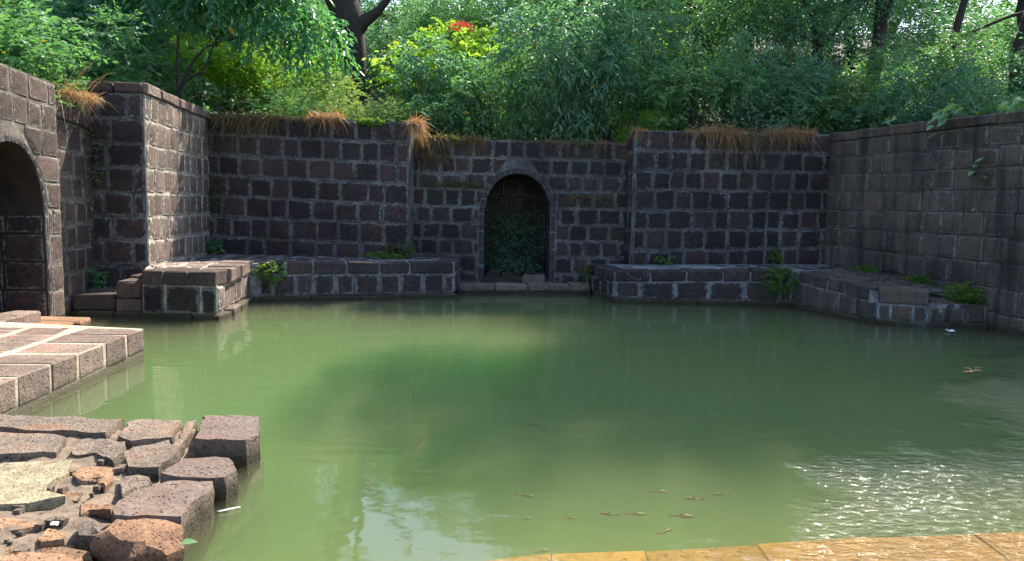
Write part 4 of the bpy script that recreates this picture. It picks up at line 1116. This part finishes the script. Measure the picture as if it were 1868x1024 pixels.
# front row, straight behind the wall heads, from left to right
B_ = [
 ('thick dark green shrub rising behind the arched wall at the far left', -8.3, 11.2, 'small0', 'leaf_mid', 1.5, 1.1),
 ('yellowish sunlit shrub over the top left corner of the arched wall', -8.6, 9.6, 'fine1', 'leaf_bright', 1.2, 1.0),
 ('tangled green shrub crowding the head of the short wall left of the buttress', -7.9, 13.2, 'small1', 'leaf_mid', 1.5, 1.1),
 ('deep green bush between the buttress and the dark slender tree', -8.6, 15.6, 'broad0', 'leaf_dark', 1.7, 1.4),
 ('small leafy shrub right behind the buttress head', -7.3, 14.9, 'small2', 'leaf_mid', .6, .4),
 ('lime green shrub glowing in the sun left of the slender dark branches', -7.9, 19.0, 'small0', 'leaf_bright', 1.5, 1.0),
 ('lime green shrub glowing in the sun right of the slender dark branches', -5.9, 18.6, 'small1', 'leaf_bright', 1.4, .9),
 ('low mixed green shrub above the left half of the tall back wall', -4.5, 15.3, 'fine0', 'leaf_mid', .9, .6),
 ('grey-green fine-leaved shrub above the right half of the tall back wall', -3.6, 15.1, 'fine1', 'leaf_grey', 1.2, .66),
 ('pale fine-leaved shrub at the free right end of the tall back wall', -2.55, 15.0, 'fine2', 'leaf_grey', .9, .60),
 ('dark round-leaved shrub just right of the tall back wall, dotted with yellow leaves', -1.7, 15.4, 'broad1', 'leaf_dark', 1.05, 1.0),
 ('bright yellow-green bush standing right of the thick trunk', -1.85, 17.4, 'broad2', 'leaf_bright', 1.25, 1.25),
 ('second bright yellow-green bush, topped by the coral flower head', -1.35, 17.6, 'broad0', 'leaf_bright', 1.1, 1.25),
 ('dark shrub with narrow pointed leaves above the left side of the niche', -.55, 15.3, 'point0', 'leaf_mid', 1.0, 1.1),
 ('big drooping shrub with narrow pointed leaves directly above the niche', .9, 15.6, 'point1', 'leaf_dark', 1.45, 1.7),
 ('tall drooping shrub with narrow pointed leaves right of the niche', 2.2, 15.9, 'point2', 'leaf_dark', 1.3, 1.7),
 ('sun-touched yellow-green shrub above the left end of the back right wall', 3.0, 17.2, 'small2', 'leaf_bright', 1.1, 1.3),
 ('small yellow-green shrub at the step between the niche wall and the back right wall', 2.45, 15.0, 'fine0', 'leaf_bright', .6, .45),
 ('dense small-leaved shrub above the left part of the back right wall', 3.7, 15.4, 'small0', 'leaf_mid', 1.2, 1.1),
 ('dense dark shrub above the middle of the back right wall', 4.9, 15.5, 'small1', 'leaf_dark', 1.2, 1.2),
 ('low leafy shrub above the right end of the back right wall', 6.0, 15.6, 'broad2', 'leaf_mid', 1.1, .9),
 ('shrub with pale sunlit leaves right behind the corner of the right hand wall', 6.9, 15.5, 'broad0', 'leaf_grey', .9, .8),
 ('dark green shrub behind the far half of the stained wall', 8.0, 14.6, 'small2', 'leaf_dark', 1.3, 1.1),
 ('mid green shrub behind the middle of the stained wall', 9.2, 14.3, 'fine2', 'leaf_mid', 1.2, .8),
 ('bushy shrub behind the near part of the stained wall', 10.6, 14.0, 'small0', 'leaf_grey', 1.2, .75),
 ('dark shrub at the right edge of the view behind the stained wall', 11.6, 15.0, 'fine1', 'leaf_dark', 1.5, .9)]
for lab, x, y, kd, mt, sx, sz in B_:
    bush(lab, x, y, kd, mt, sx, sz)
# coral flower head
fl = thing('flower_head', 'coral red flower head on top of the bright yellow-green bush', 'flower', (-1.25, 17.0, 5.25))
tube('stem', [wiggle((0, .3, -1.0), (0, 0, .2), .012, .008, 4, .05, 2)], M['fern'], fl, 5)
me_ = cloud('petals', [((0, 0, .25), (.22, .15, .06))], 90, 5, .06, .03, 5, twig_len=.08); me_.materials.append(M['pink'])
o = bpy.data.objects.new('petals', me_); COL.objects.link(o); o.parent = fl

# second row: tree crowns right behind the shrubs
T_ = [
 ('bushy green tree filling the upper left corner behind the arched wall', -11.5, 15.0, 4.2, 'tall0', 'leaf_mid', (.95, .95, .8), None),
 ('dark leafy tree behind the buttress, left of the slender tree', -9.6, 18.0, 4.2, 'tall1', 'leaf_dark', (.9, .9, .8), None),
 ('shadowy green tree behind the thick trunk', -3.6, 24.0, 1.2, 'tall2', 'leaf_dark', (1.0, 1.0, .9), None),
 ('leafy tree between the thick trunk and the tall drooping shrubs', -1.0, 21.0, 1.5, 'tall0', 'leaf_mid', (.85, .85, .8), None),
 ('dense tree behind the drooping shrubs above the niche', 1.6, 19.5, 3.4, 'tall1', 'leaf_mid', (.85, .85, .85), None),
 ('climber-covered tree with speckled sunlit leaves, above the back right wall', 4.4, 18.6, 3.2, 'tall2', 'leaf_mid', (.85, .8, .9), None),
 ('dark green tree above the far right corner of the pool', 7.2, 18.4, 3.2, 'tall0', 'leaf_dark', (.85, .85, .85), None),
 ('green tree behind the far half of the stained wall', 9.6, 17.2, 1.0, 'tall1', 'leaf_mid', (.8, .8, .65), None),
 ('shaded tree at the right edge of the view', 12.2, 16.4, .9, 'tall2', 'leaf_dark', (.95, .95, .65), None)]
for lab, x, y, h, kd, mt, s, cr in T_:
    tree(lab, x, y, h, kd, mt, s, crowns=cr)
# tall trees on the right whose shade lies on the pool
tree('very tall tree behind the back right wall, first of the high canopy', 8.6, 18.4, 11.2, ('tall0', 'tall1'), 'leaf_dark', None, name='tall_tree', r=.18,
     crowns=[((.1, -.2, 10.2), (1.05, 1.05, .9)), ((1.6, 1.2, 12.6), (1.1, 1.1, .9)), ((-.9, .6, 13.2), (.85, .85, .7)), ((1.6, -1.6, 9.4), (.95, .95, .8)), ((1.7, .1, 11.2), (.8, .8, .8))])
tree('very tall spreading tree behind the stained wall, last of the high canopy', 12.0, 17.6, 10.4, ('tall1', 'tall2'), 'leaf_dark', None, name='tall_tree', r=.20,
     crowns=[((-1.6, 0, 10.0), (1.15, 1.15, .8)), ((-.6, 2.2, 12.8), (1.1, 1.1, .9))])
tree('very tall unseen tree added at the far right to shade the foliage behind the stained wall', 14.2, 20.8, 9.0, ('tall2', 'tall1'), 'leaf_dark', None, name='tall_tree', r=.20,
     crowns=[((-1.4, -.8, 9.2), (1.0, 1.0, .8)), ((1.4, -1.2, 9.8), (1.0, 1.0, .8)), ((-2.6, -2.6, 8.4), (.8, .8, .7))])  # crowns out of view, added to keep sun off the right-hand shrubs
tree('high canopied tree farther back above the back right wall', 10.4, 23.5, 12.5, ('tall2', 'tall0'), 'leaf_dark', None, name='tall_tree', r=.20,
     crowns=[((1.2, 0, 12.4), (1.0, 1.0, .9)), ((1.6, .4, 14.0), (1.2, 1.2, .9)), ((0, -2, 11.6), (1.2, 1.2, .9))])
# thick forked trunk
tk = thing('thick_tree', 'old tree with a thick dark forked trunk rising behind the tall back wall', 'tree', (-4.0, 19.0, gz(-4, 19) - .2))
L0 = V3(tk.location)
W_ = lambda x, y, z: V3((x, y, z)) - L0
tube('trunk', [[(W_(-3.98, 19, 3.6), .24), (W_(-3.99, 19, 4.7), .22), (W_(-4.04, 19, 5.2), .27), (W_(-4.14, 19, 5.65), .35), (W_(-4.2, 19, 6.0), .42), (W_(-4.30, 19, 6.5), .36), (W_(-4.6, 19.1, 7.6), .27), (W_(-5.2, 19.2, 9.4), .16)],
               [(W_(-4.1, 19, 5.75), .22), (W_(-3.8, 18.95, 6.05), .17), (W_(-3.45, 18.9, 6.28), .11), (W_(-3.1, 18.8, 6.65), .075), (W_(-2.5, 18.7, 7.3), .05)],
               [(W_(-4.2, 19, 5.9), .22), (W_(-4.55, 18.95, 6.5), .19), (W_(-4.9, 18.9, 7.3), .15), (W_(-5.8, 18.9, 8.6), .1)],
               [(W_(-4.15, 19, 6.0), .14), (W_(-4.0, 19, 6.5), .11), (W_(-3.95, 19, 7.2), .09), (W_(-4.1, 19.1, 8.6), .06)]], M['bark'], tk, 12)
for c, s in [((-1.9, .3, 5.6), (.7, .7, .5)), ((-3.6, 0, 5.2), (.8, .8, .6)), ((-1.0, 1.5, 6.6), (.6, .6, .5))]:
    crown('tall1', 'leaf_mid', tk, c, s)
# slender dark tree with arching branches and broad leaves
sl_ = thing('slender_tree', 'slender tree with thin black arching branches and broad drooping leaves behind the buttress', 'tree', (-6.75, 15.0, 2.6))
L1 = V3(sl_.location); W_ = lambda x, z, y=15.0: V3((x, y, z)) - L1
tube('trunk', [[(W_(-6.72, 2.6), .045), (W_(-6.68, 3.67), .038), (W_(-6.62, 3.85), .034), (W_(-6.42, 4.0), .028), (W_(-6.22, 4.08), .026), (W_(-6.1, 4.3), .022), (W_(-6.0, 4.55), .018), (W_(-5.9, 4.75), .014)],
               [(W_(-6.62, 3.85), .030), (W_(-6.5, 4.1), .028), (W_(-6.35, 4.35), .026), (W_(-6.15, 4.55), .022), (W_(-5.8, 4.7), .018), (W_(-5.38, 4.76), .010)],
               [(W_(-6.70, 3.6), .03), (W_(-6.72, 4.2), .026), (W_(-6.66, 4.9), .022), (W_(-6.5, 5.6), .016)],
               [(W_(-6.25, 4.05), .012), (W_(-6.3, 3.8), .010), (W_(-6.28, 3.5), .006)]], M['bark'], sl_, 7)
me_ = cloud('crown', [((-.3, 0, 3.2), (1.0, .7, .5)), ((.9, -.1, 3.0), (.9, .6, .45)), ((2.0, -.1, 2.6), (.8, .5, .55)), ((1.6, .1, 3.4), (1.2, .8, .5)), ((-1.6, .2, 2.7), (.9, .6, .7)), ((2.9, 0, 2.1), (.5, .4, .5)), ((.2, .2, 3.8), (1.6, .8, .5))],
            1300, 7, .145, .07, 123, droop=.7, twig_len=.45, big=True, up=-.1)
me_.materials.append(M['leaf_big'])
o = bpy.data.objects.new('crown', me_); COL.objects.link(o); o.parent = sl_
# leaning trunks in the shade on the right
for (lab, pts) in [('dark leaning trunk in the shade behind the stained wall', [((10.3, 18.6, 3), .13), ((10.7, 18.8, 5.4), .11), ((11.0, 18.9, 6.6), .09), ((11.6, 19, 9), .06)]),
                   ('thin dark bough slanting across the shade in the upper right corner', [((9.6, 18.3, 3.0), .05), ((10.2, 18.2, 5.6), .045), ((11.6, 18.1, 6.2), .04), ((13.2, 18, 6.7), .025)])]:
    t_ = thing('bare_trunk', lab, 'tree trunk', pts[0][0]); b0_ = V3(pts[0][0])
    tube('trunk', [[(V3(p) - b0_, r) for p, r in pts]], M['bark'], t_, 8)
# the wood beyond: trees that nothing tells apart
wood = []
rw_ = random.Random(21)
for row, (yy, hh, n) in enumerate([(23, 3.0, 11), (27.5, 4.4, 11), (33, 5.5, 12)]):
    for i in range(n):
        x = lerp(-24, 26, (i + .5 * (row % 2) + rw_.uniform(-.2, .2)) / (n - 1))
        if x < 4 and row == 0 and -6 < x < 1: continue
        y = yy + rw_.uniform(-1.2, 1.2); s = rw_.uniform(1.0, 1.3)
        lim = 1.6 + y * .40 if x < 3 else 99          # the gap of sky over the left half stays open
        h = hh + rw_.uniform(-.5, 1.2)
        if x < 3: h = min(h, lim - gz(x, y) - 2.0)
        if math.atan2(x, y) > math.radians(27): h = min(h, .38 * math.hypot(x, y) - 1.6 - gz(x, y) - 2.7)
        if -16 < math.degrees(math.atan2(x, y)) < -1: h = min(h, .43 * math.hypot(x, y) - 1.6 - gz(x, y) - 2.5)
        if len(wood) < 3:
            rt = tree('dense green tree of the shaded wood beyond the walls', x, y, h, 'tall%d' % (len(wood) % 3), ('leaf_dark', 'leaf_mid', 'leaf_mid')[len(wood)], (s, s, .9), name='woodland_tree', group='trees of the wood beyond the walls', r=.2)
        else:
            src = wood[len(wood) % 3]; rt = src.copy(); COL.objects.link(rt)
            for c in src.children:
                k = c.copy(); COL.objects.link(k); k.parent = rt
            rt.location = (x, y, gz(x, y) - .1 + (h - hh)); rt.rotation_euler.z = rw_.uniform(0, 6.28); rt.scale = (s, s, rw_.uniform(.9, 1.15))
        wood.append(rt)

# undergrowth covering the bank behind the walls
ur = random.Random(8); ucl = []
for i in range(420):
    x = ur.uniform(-13, 16); y = ur.uniform(14.9, 25)
    if x < -6.6: y = ur.uniform(11.5, 25); x = min(x, -7.0)
    if x > 6.9: y = ur.uniform(13.5, 25); x = max(x, 8.2)
    ucl.append(((x, y, gz(x, y) + .18), (ur.uniform(.4, .8), ur.uniform(.4, .8), ur.uniform(.2, .45))))
me_ = cloud('undergrowth', ucl, 7500, 8, .10, .05, 999, twig_len=.35); me_.materials.append(M['leaf_mid'])
o = bpy.data.objects.new('undergrowth', me_); COL.objects.link(o)
tag(o, 'tangled green undergrowth covering the bank behind the walls', 'undergrowth', kind='stuff')

# ------------------------------------------------------------------ weeds, dry grass and creepers on the masonry
def blades(name, n, rx, ry, h, seed, mat, droop=1.0, w=.006, lean=(0, -.5), loc=(0, 0, 0), spread=1.0):
    """tuft of thin curved blades, three segments each"""
    rnd = np.random.RandomState(seed)
    ctr_ = rnd.uniform(-1, 1, 7); P = np.stack([np.where(rnd.uniform(size=n) < .6, rnd.normal(scale=.16, size=n) + ctr_[rnd.randint(0, 7, n)] * .8, rnd.uniform(-1, 1, n)) * rx, rnd.uniform(-ry, ry, n), rnd.uniform(-.02, .02, n)], 1)
    d = rnd.normal(size=(n, 3)) * np.array([1.1, .8, .7]) * spread + np.array([lean[0], lean[1] * .7, .8])
    d /= np.linalg.norm(d, axis=1)[:, None]
    l = h * (rnd.uniform(.25, 1.25, n) * (.75 + .5 * np.sin(P[:, 0] * 9 + seed) ** 2))[:, None]
    s = np.cross(d, rnd.normal(size=(n, 3))); s /= np.linalg.norm(s, axis=1)[:, None]
    kink = rnd.normal(size=(n, 3)) * .18; dr_ = droop * rnd.uniform(.1, 1.6, n)
    V = []
    for t, ww in ((0, 1), (.35, .9), (.7, .6), (1, .15)):
        c = P + d * l * t + kink * l * (t > .3) * t; c[:, 2] -= dr_ * l[:, 0] * t * t * .9
        V += [c - s * w * ww, c + s * w * ww]
    V = np.stack(V, 1); k = 8
    b = (np.arange(n) * 8)[:, None]
    F = (b + np.array([0, 1, 3, 2, 2, 3, 5, 4, 4, 5, 7, 6])).reshape(-1, 4)
    me = bpy.data.meshes.new(name); me.from_pydata(V.reshape(-1, 3).tolist(), [], F.tolist())
    a = me.attributes.new("tint", 'FLOAT', 'POINT'); a.data.foreach_set("value", np.repeat(rnd.uniform(0, .95, n), 8).astype(np.float32))
    me.materials.append(mat)
    o = bpy.data.objects.new(name, me); COL.objects.link(o); o.location = loc
    return o

tufts = [
 ('bright orange tuft of dry grass on the head of the tall back wall', (-3.40, 13.50, 3.07), .30, .12, .30, 900, 'straw', (0, -.45), .9),
 ('bright orange dry grass pouring over the free end of the tall back wall', (-1.83, 13.56, 3.0), .07, .10, .42, 800, 'straw', (.8, -.1), 1.3),
 ('dull dry grass hanging over the left end of the tall back wall', (-4.95, 13.64, 3.05), .62, .08, .36, 1400, 'straw_dull', (0, -.8), 1.4),
 ('thin dull dry grass on the middle of the tall back wall head', (-4.0, 13.56, 3.06), .45, .06, .20, 260, 'straw_dull', (0, -.7), 1.1),
 ('orange dry grass tuft hanging over the left middle of the back right wall', (3.65, 13.86, 2.98), .48, .10, .34, 1000, 'straw', (0, -.8), 1.3),
 ('long brownish dry grass hanging lower, below the orange tuft of the back right wall', (4.15, 13.88, 2.9), .26, .04, .5, 300, 'straw_dull', (0, -.7), 1.5),
 ('orange dry grass tuft over the right end of the back right wall', (5.15, 14.03, 3.0), .46, .10, .32, 1000, 'straw', (0, -.8), 1.3),
 ('pinkish dry grass at the left corner of the back right wall', (2.30, 13.80, 2.96), .14, .12, .28, 260, 'straw', (-.6, -.5), 1.3),
 ('dull dry grass spread along the left head of the niche wall', (-1.2, 13.96, 2.78), .65, .08, .26, 1000, 'straw_dull', (0, -.7), 1.3),
 ('dull dry grass spread along the right head of the niche wall', (1.0, 14.0, 2.77), 1.1, .06, .20, 420, 'straw_dull', (0, -.7), 1.2),
 ('small orange dry grass tuft on the cap of the short wall left of the buttress', (-5.84, 10.15, 2.93), .12, .30, .24, 600, 'straw', (.5, -.3), 1.1),
 ('pale straw stalks arching over the head of the short wall', (-6.0, 10.3, 3.0), .15, .35, .85, 46, 'straw_dull', (.6, -.3), .8),
 ('brown dry weeds clinging to the niche wall right of the arch', (1.45, 14.03, 1.75), .42, .02, .16, 170, 'straw_dull', (0, -1), 1.2),
 ('green-brown weeds clinging to the niche wall left of the arch', (-1.15, 13.97, 1.95), .55, .02, .18, 260, 'moss', (0, -1), 1.2),
 ('brown weeds on the left part of the niche wall, below the orange grass', (-1.5, 13.97, 2.45), .32, .02, .25, 260, 'straw_dull', (0, -1), 1.4)]
for i, (lab, loc, rx, ry, h, n, mt, ln, dr) in enumerate(tufts):
    o = blades('grass_tuft', n, rx, ry, h * .8, 200 + i, M[mt], dr, .0045, ln, loc)
    tag(o, lab, 'dry grass' if 'straw' in mt else 'weeds')

def weed(lab, loc, r, n, per, ll, lw, mat, seed, squash=.6, cat='weed', droop=.35, big=False, name='weed'):
    me = cloud(name, [((0, 0, 0), (r[0], r[1], r[2])), ((r[0] * .4, 0, -r[2] * .3), (r[0] * .6, r[1] * .8, r[2] * .7)), ((-r[0] * .5, 0, r[2] * .1), (r[0] * .5, r[1] * .7, r[2] * .6))],
               n, per, ll, lw, seed, droop=droop, twig_len=r[2] * .7, big=big)
    me.materials.append(M[mat])
    o = bpy.data.objects.new(name, me); COL.objects.link(o); o.location = loc
    tag(o, lab, cat)
    if name == 'weed' and ('creeper' in lab): o['kind'] = 'stuff'
    return o
weed('leafy green fern hanging in the notch between the landing block and the left ledge', (-3.82, 11.66, .46), (.20, .10, .16), 120, 8, .045, .018, 'fern', 301)
weed('bright green weeds on the left ledge near the end of the tall back wall', (-2.30, 13.22, .63), (.42, .14, .06), 150, 7, .04, .018, 'fern', 302)
weed('reddish-green weedy plant against the right end of the tall back wall foot', (-2.05, 13.40, .74), (.26, .08, .13), 90, 7, .05, .02, 'moss', 303)
weed('broad-leaved green plant in the corner of the buttress and the tall back wall', (-5.48, 13.5, .74), (.14, .10, .12), 26, 6, .10, .05, 'leaf_mid', 304, big=True)
weed('leafy plant at the foot of the wall beside the landing steps', (-5.98, 10.55, .43), (.10, .10, .12), 24, 6, .07, .035, 'leaf_mid', 305, big=True)
weed('creeper trailing down the dark front of the buttress', (-6.0, 10.60, 2.1), (.06, .05, .55), 60, 7, .06, .028, 'moss', 306)
weed('little creeper patch in the corner of buttress and tall back wall', (-5.50, 13.50, 1.75), (.09, .07, .40), 70, 7, .045, .02, 'moss', 307)
weed('bushy green fern spilling over the inner corner of the right ledge', (4.38, 12.03, .45), (.24, .12, .20), 170, 8, .045, .018, 'fern', 308)
weed('green bushy weed at the far right end of the right ledge', (6.36, 10.34, .46), (.27, .16, .13), 170, 8, .045, .020, 'fern', 309)
weed('two small bright green seedlings at the back of the right ledge', (2.78, 13.52, .64), (.20, .05, .08), 16, 6, .07, .04, 'fern', 310, big=True)
weed('thin green sprout at the foot of the back right wall, right of its middle', (4.95, 13.9, .72), (.05, .04, .16), 22, 6, .06, .03, 'fern', 311, big=True)
weed('mossy cushion at the left end of the right ledge beside the threshold step', (1.36, 13.42, .40), (.14, .14, .13), 110, 8, .03, .016, 'moss', 312)
weed('low weeds along the foot of the stained wall above the right ledge, farther clump', (6.05, 12.6, .60), (.12, .45, .05), 100, 7, .045, .02, 'fern', 313)
weed('low weeds along the foot of the stained wall above the right ledge, nearer clump', (6.28, 11.4, .55), (.12, .30, .06), 80, 7, .045, .02, 'fern', 314)
weed('thin green weeds along the left head of the niche wall', (-1.35, 13.98, 2.80), (.45, .05, .05), 60, 7, .05, .022, 'fern', 315)
weed('sprig of green leaves on the head of the niche wall right of centre', (1.25, 14.0, 2.78), (.12, .05, .05), 14, 6, .07, .035, 'leaf_mid', 316, big=True)
weed('green weeds on the head of the tall back wall near its right end', (-2.6, 13.5, 3.02), (.25, .04, .05), 90, 7, .05, .022, 'fern', 317)
fg = weed('dark ferns covering the back of the niche', (.02, 15.05, .85), (.50, .10, .75), 520, 8, .06, .022, 'leaf_dark', 318, cat='ferns', name='niche_ferns')
weed('ferns growing along the bottom of the niche', (.05, 14.75, .38), (.50, .25, .13), 200, 8, .05, .02, 'leaf_dark', 319, cat='ferns', name='niche_ferns')
# rubble in the niche and the brick on the step
st = rock('loose_brick', [(.19, 13.42), (.60, 13.45), (.60, 13.72), (.20, 13.70)], .165, .30, M['lat_sun_bright'], None, rough=.01, bev=.015, seed=5)
tag(st, 'loose laterite brick lying on the threshold step below the niche', 'brick')
for k, (x, y, s) in enumerate([(-.35, 14.3, .12), (-.1, 14.25, .10), (.35, 14.35, .13), (.55, 14.2, .10)]):
    o = rock('rubble_stone', [(x - s, y - s * .6), (x + s, y - s * .7), (x + s * .9, y + s * .6), (x - s * .8, y + s * .7)], .18, .18 + s * 1.1, M['lat_dark'], None, rough=.02, bev=.03, seed=30 + k)
    tag(o, ['dark rubble stone at the left inside the niche', 'second dark rubble stone from the left inside the niche', 'dark rubble stone behind the loose brick in the niche', 'small dark rubble stone at the right jamb of the niche'][k], 'stone')

def leaf_obj(name, size, mat, parent, loc, rot, wid=.75):
    """single large leaf: heart-like blade with a folded midrib and a curled tip"""
    pr_ = [(0, 0), (.10, .30), (.30, .46), (.55, .40), (.80, .20), (1.0, 0)]
    vs, fs = [], []
    for x, w in pr_: vs.append((x * size, 0, -.10 * size * x * x))
    for sg in (1, -1):
        for x, w in pr_[1:-1]: vs.append((x * size - .04 * size, sg * w * wid * size, .07 * size - .16 * size * x * x))
    for k, b in enumerate((6, 10)):
        ch = [0, b, b + 1, b + 2, b + 3, 5]
        for i in range(5):
            f = (i, i + 1, ch[i + 1], ch[i]) if i > 0 and i < 4 else ((0, 1, ch[1]) if i == 0 else (4, 5, ch[4]))
            fs.append(f if k else tuple(reversed(f)))
    o = mesh_obj(name, vs, fs, mat, parent, True)
    a = o.data.attributes.new("tint", 'FLOAT', 'POINT'); a.data.foreach_set("value", [R.uniform(0, .9)] * len(vs))
    o.location = loc; o.rotation_euler = rot
    return o

def creeper(lab, base, n, spread, size, stems, seed, mat='vine_leaf'):
    rt = thing('creeper', lab, 'creeper', base); rnd = random.Random(seed)
    tube('stem', stems, M['fern'], rt, 5)
    for i in range(n):
        ch = stems[i % len(stems)]; p = V3(ch[rnd.randrange(1, len(ch))][0])
        leaf_obj('leaf', size * rnd.uniform(.7, 1.25), M[mat], rt, p + V3((rnd.uniform(-1, 0) * .05, rnd.uniform(-1, 1) * spread, rnd.uniform(-1, 1) * spread * .4)),
                 (rnd.uniform(-.5, .5), rnd.uniform(-.1, .8), rnd.uniform(2.2, 4.6)), .8)
    return rt
# on the coping of the stained wall (the wall face looks to -x)
creeper('green creeper with big lobed leaves hanging over the coping of the stained wall', (6.44, 11.1, 3.04), 22, .16, .15,
        [[((0.1, .25, .03), .006), ((-.02, .2, .05), .006), ((-.09, .05, 0), .005), ((-.11, -.1, -.08), .004)], [((.1, 0, .05), .006), ((-.03, -.1, .06), .006), ((-.10, -.25, .02), .004), ((-.12, -.33, .05), .004)],
         [((0, .1, .02), .005), ((-.10, .1, -.06), .004), ((-.12, .08, -.22), .003)]], 3)
creeper('green creeper with big leaves on the coping at the right edge of the picture', (6.66, 9.95, 3.0), 14, .12, .15,
        [[((.1, .2, .03), .006), ((-.04, .12, .05), .005), ((-.10, .02, 0), .004)], [((.1, 0, .05), .006), ((-.03, -.1, .06), .005), ((-.10, -.2, .02), .004)]], 4)
creeper('small seedling with pale leaves on the coping, farther along the stained wall', (6.25, 12.3, 3.08), 6, .06, .09,
        [[((.05, 0, -.05), .004), ((-.05, 0, .02), .004), ((-.08, .03, .0), .003)]], 5)
creeper('lone trailing creeper strand hanging down the middle of the stained wall', (6.60, 10.44, 2.25), 13, .05, .10,
        [[((0, 0, .35), .004), ((-.04, .02, .1), .004), ((-.05, -.01, -.15), .004), ((-.05, 0, -.4), .003), ((-.05, .02, -.62), .003)], [((-.04, .02, .1), .003), ((-.05, .12, .02), .003), ((-.05, .22, -.08), .003)]], 6)

# ------------------------------------------------------------------ fish and litter
def fish(lab, x, y, L_, yaw, z=-.05, src=None):
    if src is None:
        rt = thing('fish', lab, 'fish', (x, y, z), 'small brown fish near the surface')
        vs, fs = [], []; prof_ = [(0, .012, .012), (.12, .07, .09), (.3, .10, .15), (.5, .09, .14), (.7, .055, .08), (.88, .02, .035)]
        for px_, w, h in prof_:
            for k in range(8):
                a = 2 * math.pi * k / 8; vs.append(((.5 - px_), math.cos(a) * w * .6, math.sin(a) * h * .6))
        for i in range(5):
            for k in range(8): fs.append((i * 8 + k, i * 8 + (k + 1) % 8, (i + 1) * 8 + (k + 1) % 8, (i + 1) * 8 + k))
        fs += [tuple(reversed(range(8))), tuple(range(40, 48))]
        mesh_obj('body', vs, fs, M['fish'], rt, True)
        mesh_obj('tail_fin', [(-.36, 0, .01), (-.54, .012, .09), (-.48, 0, 0), (-.54, .012, -.09), (-.36, 0, -.01), (-.36, .004, 0)], [(0, 1, 2), (4, 2, 3), (0, 2, 4)], M['fish'], rt)
        mesh_obj('dorsal_fin', [(.12, 0, .085), (.0, 0, .11), (-.16, 0, .07), (-.05, .004, .06)], [(0, 1, 2, 3)], M['fish'], rt)
        for sg in (1, -1): mesh_obj('side_fin', [(.18, sg * .05, -.02), (.06, sg * .12, -.05), (.05, sg * .05, -.03)], [(0, 1, 2)], M['fish'], rt)
    else:
        rt = src.copy(); COL.objects.link(rt); rt['label'] = lab
        for c in src.children: k = c.copy(); COL.objects.link(k); k.parent = rt
    rt.location = (x, y, z); rt.scale = (L_, L_, L_); rt.rotation_euler = (0, 0, yaw)
    return rt
FP = [(.10, 4.24, .13, -.25), (.10, 3.93, .08, .0), (.35, 4.01, .09, -.3), (.57, 4.02, .12, -.35), (.73, 4.06, .13, .1), (.93, 4.42, .13, .1), (1.09, 4.20, .12, .15), (1.30, 4.36, .12, -.1),
      (.98, 3.99, .15, .0), (.85, 3.82, .12, .2), (.20, 5.65, .10, -.1), (1.91, 5.33, .12, .3), (1.99, 5.42, .10, .3), (2.52, 5.52, .10, .2), (1.70, 5.12, .10, 0), (.18, 3.59, .09, .2), (2.89, 5.35, .10, .3)]
f0 = None
for x, y, l, a in FP:
    near = y < 4.6
    lab = 'small brown fish just under the surface in the near middle of the pool' if near else 'small dark fish farther out in the shaded water'
    f = fish(lab, x, y, l * .95, a + R.uniform(-.45, .45) + (3.14 if R.random() < .3 else 0), -.13 + R.uniform(-.03, .03), f0); f0 = f0 or f
    f['group'] = 'fish in the near middle of the pool' if near else 'fish in the shaded water'
ol = thing('floating_leaf_cluster', 'orange leaf cluster floating on the dark water at the right', 'leaf', (4.63, 7.27, .012))
for k, (dx, dy, s, a, mt) in enumerate([(0, 0, .12, 3.3, 'orange_leaf'), (.02, .01, .11, .45, 'vine_leaf'), (0, 0, .10, 3.9, 'orange_leaf'), (.0, .0, .08, -.6, 'orange_leaf'), (-.01, .02, .08, 2.4, 'orange_leaf'), (.03, .02, .12, .3, 'straw')]):
    leaf_obj('leaf', s, M[mt], ol, (dx, dy, .006 * k), (0, -.1, a), .5)
gl_ = leaf_obj('fallen_leaf', .075, M['fern'], None, (-1.50, 3.26, .02), (.1, -.1, .1)); gl_.data.materials[0] = M['vine_leaf']
tag(gl_, 'small bright green leaf floating beside the loose boulder', 'leaf')
fo = leaf_obj('fallen_leaf', .10, M['orange_leaf'], None, (-4.52, 7.36, .285), (.1, -.1, 1.0)); tag(fo, 'small orange leaf lying on the paved landing', 'leaf')
wf = thing('feather', 'white feather floating beside the broken landing', 'feather', (-1.50, 3.74, .008))
wf.scale = (.75, .75, .75); wf.location = (-1.43, 3.66, .008)
mesh_obj('vane', [(-.055, -.035, 0), (-.02, -.026, .006), (.02, .0, .008), (.06, .035, .004), (.065, .045, .0), (.01, .018, .006), (-.04, -.012, .003), (-.06, -.026, 0)], [(0, 1, 6, 7), (1, 2, 5, 6), (2, 3, 4, 5)], M['paper'], wf)
tube('quill', [[((-.07, -.04, .004), .003), ((0, -.002, .010), .003), ((.06, .038, .006), .002)]], M['paper'], wf, 5)
def scrap(lab, loc, s, mat, seed, name='litter_scrap'):
    rnd = random.Random(seed); g = 4; vs = [((i / g - .5) * s * 1.5, (j / g - .5) * s, rnd.uniform(0, .3) * s) for j in range(g + 1) for i in range(g + 1)]
    fs = [(j * 5 + i, j * 5 + i + 1, j * 5 + i + 6, j * 5 + i + 5) for j in range(g) for i in range(g)]
    o = mesh_obj(name, vs, fs, mat, None); o.location = loc; o.rotation_euler = (.2, .1, rnd.uniform(0, 3)); tag(o, lab, 'litter')
scrap('crumpled pale blue scrap of litter stuck between the broken stones', (-2.26, 3.80, .085), .032, M['blue'], 3)
scrap('tiny white scrap of litter between the orange stones', (-2.10, 3.29, .085), .022, M['paper'], 4)
scrap('white scrap floating below the end of the right ledge', (5.87, 9.78, .004), .10, M['paper'], 5)
